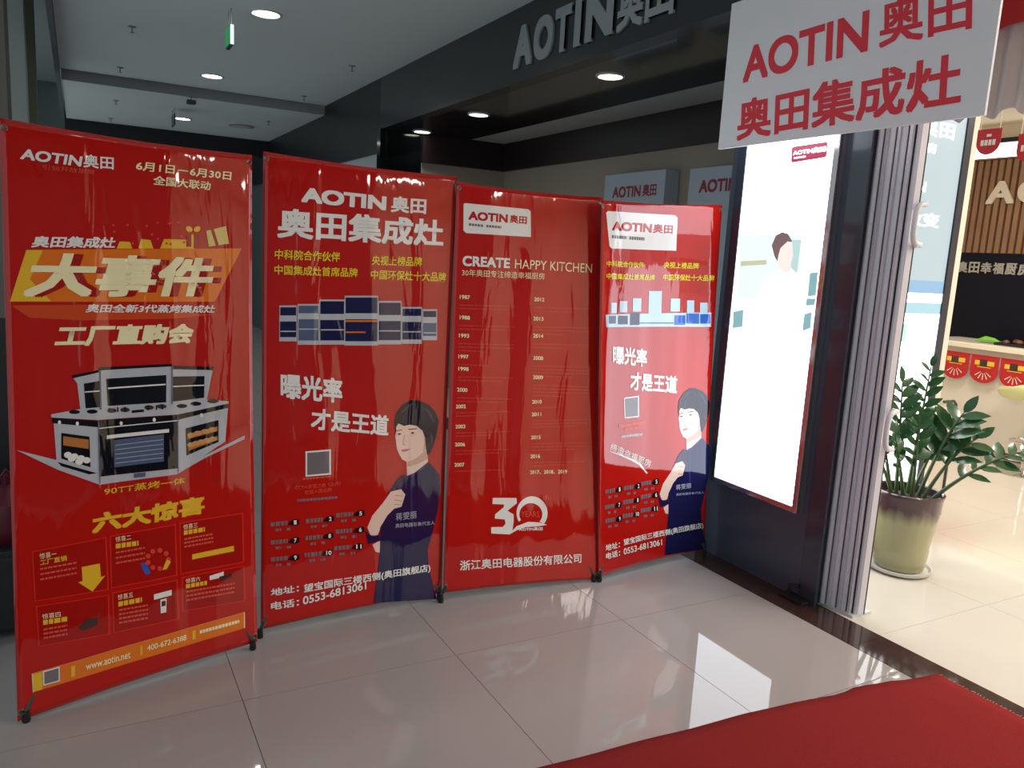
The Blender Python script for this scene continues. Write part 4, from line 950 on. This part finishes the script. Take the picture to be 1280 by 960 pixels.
def stem(tip_px, root_off, d, bend, leaves, lsize, start=0.3):
    tip = plant_plane(*tip_px, d); rt_ = pc + right * root_off[0] + fwd * root_off[1] + np.array([0, 0, 0.40])
    mid = rt_ + (tip - rt_) * 0.5 + np.array([0, 0, bend]) 
    P = []
    for k in range(15):
        t = k / 14; P.append((1 - t) ** 2 * rt_ + 2 * t * (1 - t) * mid + t * t * tip)
    s_ = MB().tube(P, [0.012 - 0.009 * k / 14 for k in range(15)], 7).build('stem', M_STEM, plant, smooth=True)
    for k in range(leaves):
        t = start + (1 - start) * k / max(1, leaves - 1)
        q = (1 - t) ** 2 * rt_ + 2 * t * (1 - t) * mid + t * t * tip
        tg = 2 * (1 - t) * (mid - rt_) + 2 * t * (tip - mid); tg /= np.linalg.norm(tg)
        side = np.cross(tg, np.array([0.0, 0, 1])) ; 
        if np.linalg.norm(side) < 0.2: side = right
        side = side / np.linalg.norm(side)
        # leaflets spread in the plane facing roughly to the viewer
        side = side * 0.6 + (right if (k % 2) else right) * 0.6; side -= tg * (side @ tg); side /= np.linalg.norm(side)
        sg = 1 if k % 2 else -1
        dirv = side * sg * (0.75 if k < leaves - 1 else 0.1) + tg * (0.65 if k < leaves - 1 else 1.0) + np.array([0, 0, rl.uniform(-0.15, 0.2)]) + fwd * rl.uniform(-0.35, 0.25)
        dirv /= np.linalg.norm(dirv)
        up = np.cross(dirv, np.cross(np.array([0, 0, 1.0]) - fwd * 0.9, dirv)); up /= np.linalg.norm(up)
        yv = np.cross(up, dirv)
        sc = lsize * rl.uniform(0.95, 1.4) * (0.7 + 0.5 * math.sin(math.pi * min(1, t)))
        o = bpy.data.objects.new('leaf', LEAF); COL.objects.link(o); o.parent = s_
        Mx = Matrix(np.column_stack([dirv, yv, up]).tolist()).to_4x4()
        o.matrix_local = Matrix.Translation(Vector(q - pc)) @ Mx @ Matrix.Diagonal((sc, sc * rl.uniform(0.8, 1.0), sc, 1))
stem((1164, 458), (0.02, 0.05), 0.05, 0.05, 16, 0.085, 0.36)
stem((1128, 478), (-0.05, 0.03), 0.02, 0.04, 13, 0.105, 0.42)
stem((1150, 520), (0.01, -0.02), -0.05, 0.05, 11, 0.085, 0.35)
stem((1205, 516), (0.05, 0.0), -0.05, 0.10, 9, 0.13, 0.40)
stem((1222, 548), (0.06, -0.03), -0.10, 0.10, 8, 0.13, 0.42)
stem((1292, 562), (0.09, -0.05), -0.12, 0.10, 13, 0.085, 0.30)
stem((1098, 520), (-0.09, 0.0), 0.0, 0.05, 11, 0.095, 0.40)
stem((1118, 540), (-0.05, -0.06), -0.10, 0.03, 9, 0.085, 0.45)
stem((1182, 535), (0.05, 0.06), 0.12, 0.05, 10, 0.09, 0.40)
stem((1092, 560), (-0.10, -0.04), -0.02, 0.05, 7, 0.075, 0.5)

# ================================================================== SHOP INTERIOR
# slatted wood wall with letters, dark board below, light strip above
M_WOOD = mat('wood_slat', srgb(136, 102, 76), 0.5, noise=0.2, scale=6)
XW = 8.06
sw = struct(box('wall_slat_backing', XW - 0.02, XW, 1.6, 5.4, 1.84, 2.76, mat('slat_backing', srgb(84, 58, 40), 0.7)))
for k in range(54):
    y = 1.64 + k * 0.07
    box('slat', XW - 0.045, XW - 0.018, y, y + 0.045, 1.845, 2.755, M_WOOD, sw)
struct(box('wall_dark_board', XW - 0.03, XW, 1.6, 5.4, 0.80, 1.84, mat('dark_navy_board', srgb(16, 20, 32), 0.5, spec=0.15)))
struct(box('trim_light_cove', XW - 0.06, XW, 1.6, 5.4, 2.92, 2.96, M_DARKGAP))
cove = thing('light_trough', 'long bright white light strip above the slatted wood wall', 'light strip', (XW - 0.03, 3.5, 2.77))
box('diffuser', XW - 0.04, XW - 0.0005, 1.6, 5.4, 2.775, 2.915, mat('cove_glow', srgb(255, 252, 245), 0.5, emit=3.0), cove)
box('ledge', XW - 0.06, XW - 0.0005, 1.6, 5.4, 2.76, 2.775, M_WOOD, cove)
SW = Surf((XW - 0.045, 0, 0), (0, -1, 0), (0, 0, 1))
wl = thing('wall_lettering', 'large pale letters mounted on the slatted wood wall', 'sign', (XW - 0.05, 4.2, 2.3))
ca = -4.84
for ch, w_ in (('A', .27), ('O', .27), ('T', .22), ('I', .08), ('N', .25), ('奥', .27), ('田', .25)):
    text_ab(SW, ch, (ca, 2.325), (ca + w_, 2.325), (ca, 2.545), mat('pale_letter', srgb(206, 196, 182), 0.5), wl, 0.03, 'letter', 0.0, 0.01)
    ca += w_ + 0.03
SW2 = Surf((XW - 0.03, 0, 0), (0, -1, 0), (0, 0, 1))
wl2 = thing('slogan_lettering', 'row of grey characters across the dark board on the shop back wall', 'sign', (XW - 0.04, 4.7, 1.64))
for k, ch in enumerate('奥田幸福厨房'):
    text_ab(SW2, ch, (-5.045 + k * 0.122, 1.64), (-5.045 + k * 0.122 + 0.108, 1.64), (-5.045 + k * 0.122, 1.752), mat('slogan_grey', srgb(160, 158, 150), 0.5), wl2, 0.03, 'letter', 0.0, 0.006)
# counter
M_CTR = mat('counter_cream', srgb(226, 220, 208), 0.35)
ctr = thing('shop_counter', 'long cream counter in front of the dark board with red bunting', 'counter', (7.4, 3.5, 0))
box('body', 7.16, 7.75, 1.7, 4.75, 0.07, 0.95, M_CTR, ctr, bevel=0.005)
box('plinth', 7.20, 7.73, 1.72, 4.73, 0.0, 0.07, mat('plinth_brown', srgb(120, 96, 78), 0.5), ctr)
box('worktop', 7.12, 7.78, 1.68, 4.77, 0.95, 1.0, mat('worktop_white', srgb(238, 230, 214), 0.2), ctr, bevel=0.006)
# bunting
M_BRED = mat('bunting_red', srgb(190, 30, 36), 0.6); M_BYEL = mat('bunting_yellow', srgb(236, 200, 70), 0.6); M_BWHT = mat('bunting_white', srgb(236, 222, 208), 0.6)
bun = thing('counter_bunting', 'string of red scalloped flags with yellow print along the counter front', 'bunting', (7.11, 3.6, 0.9))
bun_s = Surf((7.113, 0, 0), (0, -1, 0), (0, 0, 1))
MB().tube([(7.112, 4.7, 0.905), (7.112, 3.6, 0.90), (7.112, 2.0, 0.905)], 0.003, 6).build('string', M_BRED, bun)
bun_p = 0.265
for k in range(9):
    c = -4.36 + k * bun_p; w_ = bun_p * 0.47
    pts = [(c - w_, 0.905), (c - w_, 0.77)] + [(c + w_ * math.cos(math.radians(180 + 15 * q)), 0.755 + 0.10 * math.sin(math.radians(180 + 15 * q))) for q in range(1, 12)] + [(c + w_, 0.77), (c + w_, 0.905)]
    me_ = MB().prism([(-a, b) for a, b in pts], 0, 7.1135, 7.1155).build('flag', M_BRED, bun)
    poly_ab(bun_s, pr(c - w_ * 0.7, c + w_ * 0.7, 0.815, 0.855), M_BYEL, bun, 'flag_print', 0.001)
    poly_ab(bun_s, pr(c - w_ * 0.35, c + w_ * 0.2, 0.805, 0.866), M_DGREY, bun, 'flag_print_dark', 0.0014)
    poly_ab(bun_s, pr(c - w_ * 0.5, c + w_ * 0.5, 0.795, 0.802), M_BYEL, bun, 'flag_print', 0.001)
    for q in (-2, -1, 0, 1, 2):
        a = math.radians(270 + q * 26); d = np.array([math.cos(a), math.sin(a)]); nn = np.array([-d[1], d[0]]); o_ = np.array([c, 0.775])
        poly_ab(bun_s, [tuple(o_ + d * 0.03 + nn * 0.002), tuple(o_ + d * 0.03 - nn * 0.002), tuple(o_ + d * 0.09 - nn * 0.005), tuple(o_ + d * 0.09 + nn * 0.005)], M_BWHT, bun, 'flag_ray', 0.001)
# things on the counter
gl = thing('green_leaf_bundle', 'small bright green leafy bundle lying on the cream counter', 'vegetable', (7.35, 4.22, 1.0))
for k in range(5):
    MB().tube([(7.32 + 0.015 * k, 4.34, 1.012), (7.33 + 0.015 * k, 4.28, 1.03 + 0.004 * k), (7.34 + 0.012 * k, 4.20, 1.032), (7.35 + 0.01 * k, 4.13, 1.014)], [0.004, 0.016, 0.018, 0.004], 8).build('leaf', mat('fresh_green', srgb(120, 190, 60), 0.4), gl, smooth=True)
tr = thing('dark_tray', 'dark tray with brown items beside the green bundle on the counter', 'tray', (7.4, 3.95, 1.0))
MB().box(7.25, 7.55, 3.74, 4.12, 1.0, 1.008).box(7.25, 7.258, 3.74, 4.12, 1.008, 1.025).box(7.542, 7.55, 3.74, 4.12, 1.008, 1.025).box(7.258, 7.542, 3.74, 3.748, 1.008, 1.025).box(7.258, 7.542, 4.112, 4.12, 1.008, 1.025).build('tray', M_RUBBER, tr)
for (x, y, r) in ((7.32, 4.05, .03), (7.36, 3.96, .036), (7.34, 3.86, .03), (7.42, 3.90, .033), (7.45, 4.03, .034)):
    MB().lathe([(0, 0), (r * .8, r * .2), (r, r * .7), (r * .7, r * 1.3), (0, r * 1.5)], (x, y, 1.008), 12).build('item', mat('brown_item', srgb(110, 62, 52), 0.5), tr, smooth=True)
# stool
st_c = onz(1279, 592); sx_, sy_ = st_c[0], st_c[1]
stool = thing('bar_stool', 'lime cream cushioned bar stool with chrome stem in front of the counter', 'stool', (sx_, sy_, 0))
def cushion():
    m_ = MB(); n = 28; prof = [(0.0, 0.60), (0.19, 0.605), (0.225, 0.63), (0.238, 0.66), (0.23, 0.69), (0.19, 0.700), (0.0, 0.705)]
    vs_ = []; fs = []
    for (r, zz_) in prof:
        for k in range(n):
            t = 2 * math.pi * k / n; c_, s_ = math.cos(t), math.sin(t)
            f = (abs(c_) ** 4 + abs(s_) ** 4) ** (-0.25)
            vs_.append((sx_ + r * f * c_, sy_ + r * f * s_, zz_ + 0.035 * (c_ * r / 0.2) ** 2))
    for i in range(len(prof) - 1):
        for k in range(n): fs.append((i * n + k, i * n + (k + 1) % n, (i + 1) * n + (k + 1) % n, (i + 1) * n + k))
    return m_.add(vs_, fs)
cushion().build('seat', mat('lime_cushion', srgb(222, 226, 168), 0.6), stool, smooth=True)
MB().lathe([(0.0, 0.04), (0.03, 0.04), (0.028, 0.30), (0.02, 0.31), (0.02, 0.58), (0.06, 0.60), (0.0, 0.61)], (sx_, sy_, 0), 16).build('stem', M_CHROME, stool, smooth=True)
MB().lathe([(0.0, 0.0), (0.20, 0.0), (0.205, 0.008), (0.15, 0.025), (0.05, 0.045), (0.0, 0.05)], (sx_, sy_, 0), 32).build('base', M_CHROME, stool, smooth=True)
MB().tube([(sx_ - 0.13 * math.cos(a), sy_ + 0.13 * math.sin(a), 0.27) for a in [math.radians(12 * k) for k in range(31)]], 0.009, 8).build('footrest', M_CHROME, stool, smooth=True)
# mobile beige cabinet on castors at the end of the partition
mc = thing('rolling_cabinet', 'narrow cream cabinet on castors behind the potted plant', 'cabinet', (4.62, 2.98, 0))
box('body', 4.52, 4.72, 2.86, 3.22, 0.09, 0.78, mat('rolling_cream', srgb(206, 194, 178), 0.4), mc, bevel=0.012)
MB().tube([(4.725, 2.855, 0.09), (4.725, 2.855, 0.80), (4.70, 2.855, 0.82), (4.60, 2.855, 0.82)], 0.009, 8).build('rail', M_POLE, mc, smooth=True)
box('grip', 4.56, 4.68, 2.85, 2.86, 0.66, 0.70, MATS['lamp_frame'], mc)
for (x, y) in ((4.56, 2.90), (4.70, 2.90), (4.56, 3.16), (4.70, 3.16)):
    MB().tube([(x - 0.012, y, 0.035), (x + 0.012, y, 0.035)], 0.035, 16).build('castor', M_RUBBER, mc, smooth=True)
    MB().tube([(x, y, 0.04), (x, y, 0.092)], 0.010, 8).build('castor_fork', M_CHROME, mc)
# red and white drape hung in the entrance, with hanging flags
XD = 3.55
SD = Surf((XD, 0, 0), (0, -1, 0), (0, 0, 1))
dr = thing('entrance_drape', 'red arched valance with white gauze hung from the shop ceiling', 'drape', (XD, 1.6, 2.7))
e0 = SD.inv((1225, 60)); e1 = SD.inv((1360, 140)); zlo = SD.inv((1255, 138))[1]; apex = SD.inv((1276, 27)); spring = SD.inv((1243, 57))
hw = apex[0] - spring[0]
M_GAUZE = mat('gauze', srgb(226, 214, 210), 0.8)
arch = []
for k in range(25):
    t = math.pi - math.pi * k / 24; arch.append((apex[0] + 1.35 * hw * math.cos(t), spring[1] + (apex[1] - spring[1]) * math.sin(t) ** 0.7))
for i_, sgn in enumerate((0, 1)):
    pass
vp = [(arch[0][0] - 0.25, spring[1] - 0.02)] + [(a, b) for a, b in arch] + [(arch[-1][0] + 0.25, spring[1] - 0.02), (arch[-1][0] + 0.25, 3.1), (arch[0][0] - 0.25, 3.1)]
MB().prism([(-a, b) for a, b in vp], 0, XD, XD + 0.006).build('red_valance', mat('valance_red', srgb(190, 40, 46), 0.6), dr)
vs_ = []; fs = []; nn_ = 60
for j in range(13):
    for i in range(nn_ + 1):
        a = arch[0][0] - 0.22 + (arch[-1][0] - arch[0][0] + 0.44) * i / nn_; v = j / 12
        b = 3.08 + (zlo - 3.08) * v + 0.02 * math.sin(i * 0.5)
        vs_.append((XD + 0.05 + 0.012 * math.sin(i * 0.9 + 0.6 * v), -a, b))
for j in range(12):
    for i in range(nn_): k = j * (nn_ + 1) + i; fs.append((k, k + 1, k + nn_ + 2, k + nn_ + 1))
MB().add(vs_, fs).build('white_gauze', M_GAUZE, dr, smooth=True)
SG = None
hang_s = Surf((XD + 0.6, 0, 0), (0, -1, 0), (0, 0, 1))
def hflag(cx, wpx, top, bot, label):
    A = hang_s.inv((cx - wpx / 2, top)); B = hang_s.inv((cx + wpx / 2, top)); zb_ = hang_s.inv((cx, bot))[1]
    c = (A[0] + B[0]) / 2; w_ = (B[0] - A[0]) / 2; zt_ = (A[1] + B[1]) / 2; X_ = XD + 0.6
    f = thing('hanging_flag', label, 'flag', (X_, -c, zb_))
    pts = [(c - w_, zt_)] + [(c + w_ * math.cos(math.radians(180 + 15 * q)), zb_ + w_ + w_ * math.sin(math.radians(180 + 15 * q))) for q in range(0, 13)] + [(c + w_, zt_)]
    MB().prism([(-a, b) for a, b in pts], 0, X_, X_ + 0.002).build('cloth', M_BRED, f)
    hh = zt_ - zb_
    dashes_ab = [(c - w_ * .62, c + w_ * .62, zb_ + hh * .38, zb_ + hh * .58), (c - w_ * .2, c + w_ * .2, zb_ + hh * .70, zb_ + hh * .80)]
    for (a0, a1, b0_, b1_) in dashes_ab[1:]: poly_ab(hang_s, pr(a0, a1, b0_, b1_), M_BWHT, f, 'flag_print', 0.001)
    for q in range(4):
        a0 = c - w_ * .62 + q * w_ * .32; poly_ab(hang_s, pr(a0, a0 + w_ * .26, zb_ + hh * .36, zb_ + hh * .58), M_BWHT, f, 'flag_print', 0.001)
    for s_ in (-0.8, 0.8): MB().tube([(X_ + 0.001, -(c + s_ * w_), zt_ - 0.005), (X_ + 0.001, -(c + s_ * w_), 3.102)], 0.0015, 5).build('string', M_BWHT, f)
hflag(1238, 30, 161, 193, 'red round-bottomed paper flag with white print hanging inside the entrance')
hflag(1288, 28, 166, 201, 'red paper flag hanging farther right, over the bright light strip')

# ================================================================== CRATE, BAGS AND DARK BOARD BEHIND THE FIRST BANNER
M_CART = mat('crate_dark', srgb(34, 34, 37), 0.5)
ct = thing('storage_crate', 'low black crate on the floor behind the oven banner', 'crate', (-0.42, 3.5, 0))
cx0, cx1, cy0, cy1 = -0.75, -0.14, 3.34, 3.70
MB().box(cx0, cx1, cy0, cy1, 0.03, 0.33).build('bin', M_CART, ct, bevel=0.015)
MB().box(cx0 - 0.012, cx1 + 0.012, cy0 - 0.012, cy1 + 0.012, 0.33, 0.355).build('lid', M_CART, ct, bevel=0.006)
for (x, y) in ((cx0 + .06, cy0 + .05), (cx1 - .06, cy0 + .05), (cx0 + .06, cy1 - .05), (cx1 - .06, cy1 - .05)):
    MB().tube([(x - 0.012, y, 0.018), (x + 0.012, y, 0.018)], 0.018, 12).build('roller', M_RUBBER, ct, smooth=True)
db = thing('dark_board', 'tall dark board standing behind the black crate and the oven banner', 'board', (-0.45, 3.84, 0))
box('panel', -0.85, -0.12, 3.82, 3.86, 0.02, 1.18, M_CART, db, bevel=0.004)
for x in (-0.75, -0.22): box('foot', x - 0.02, x + 0.02, 3.74, 3.96, 0.0, 0.03, M_CART, db)
def bag(x, y, z_, rx, ry, rz, m_, label):
    t = thing('plastic_bag', label, 'bag', (x, y, z_))
    prof = [(0, 0), (0.75, 0.0), (1.0, 0.35), (0.9, 0.8), (0.45, 1.0), (0.15, 1.08), (0.2, 1.25), (0, 1.2)]
    n = 18; vs_ = []; fs = []
    for (r, h) in prof:
        for k in range(n):
            a = 2 * math.pi * k / n; wv = 1 + 0.06 * math.sin(5 * a + 4 * h)
            vs_.append((x + rx * r * wv * math.cos(a), y + ry * r * wv * math.sin(a), z_ + rz * h))
    for i in range(len(prof) - 1):
        for k in range(n): fs.append((i * n + k, i * n + (k + 1) % n, (i + 1) * n + (k + 1) % n, (i + 1) * n + k))
    MB().add(vs_, fs).build('sack', m_, t, smooth=True)
    MB().tube([(x - 0.3 * rx, y, z_ + rz * 1.1), (x, y, z_ + rz * 1.36), (x + 0.3 * rx, y, z_ + rz * 1.1)], 0.006, 6).build('tie', m_, t)
bag(-0.27, 3.50, 0.355, 0.115, 0.13, 0.20, mat('maroon_bag', srgb(96, 24, 40), 0.4), 'maroon bag on the black crate behind the oven banner')
bag(-0.53, 3.50, 0.355, 0.12, 0.13, 0.24, mat('blue_bag', srgb(40, 90, 180), 0.4), 'blue bag on the black crate behind the oven banner')
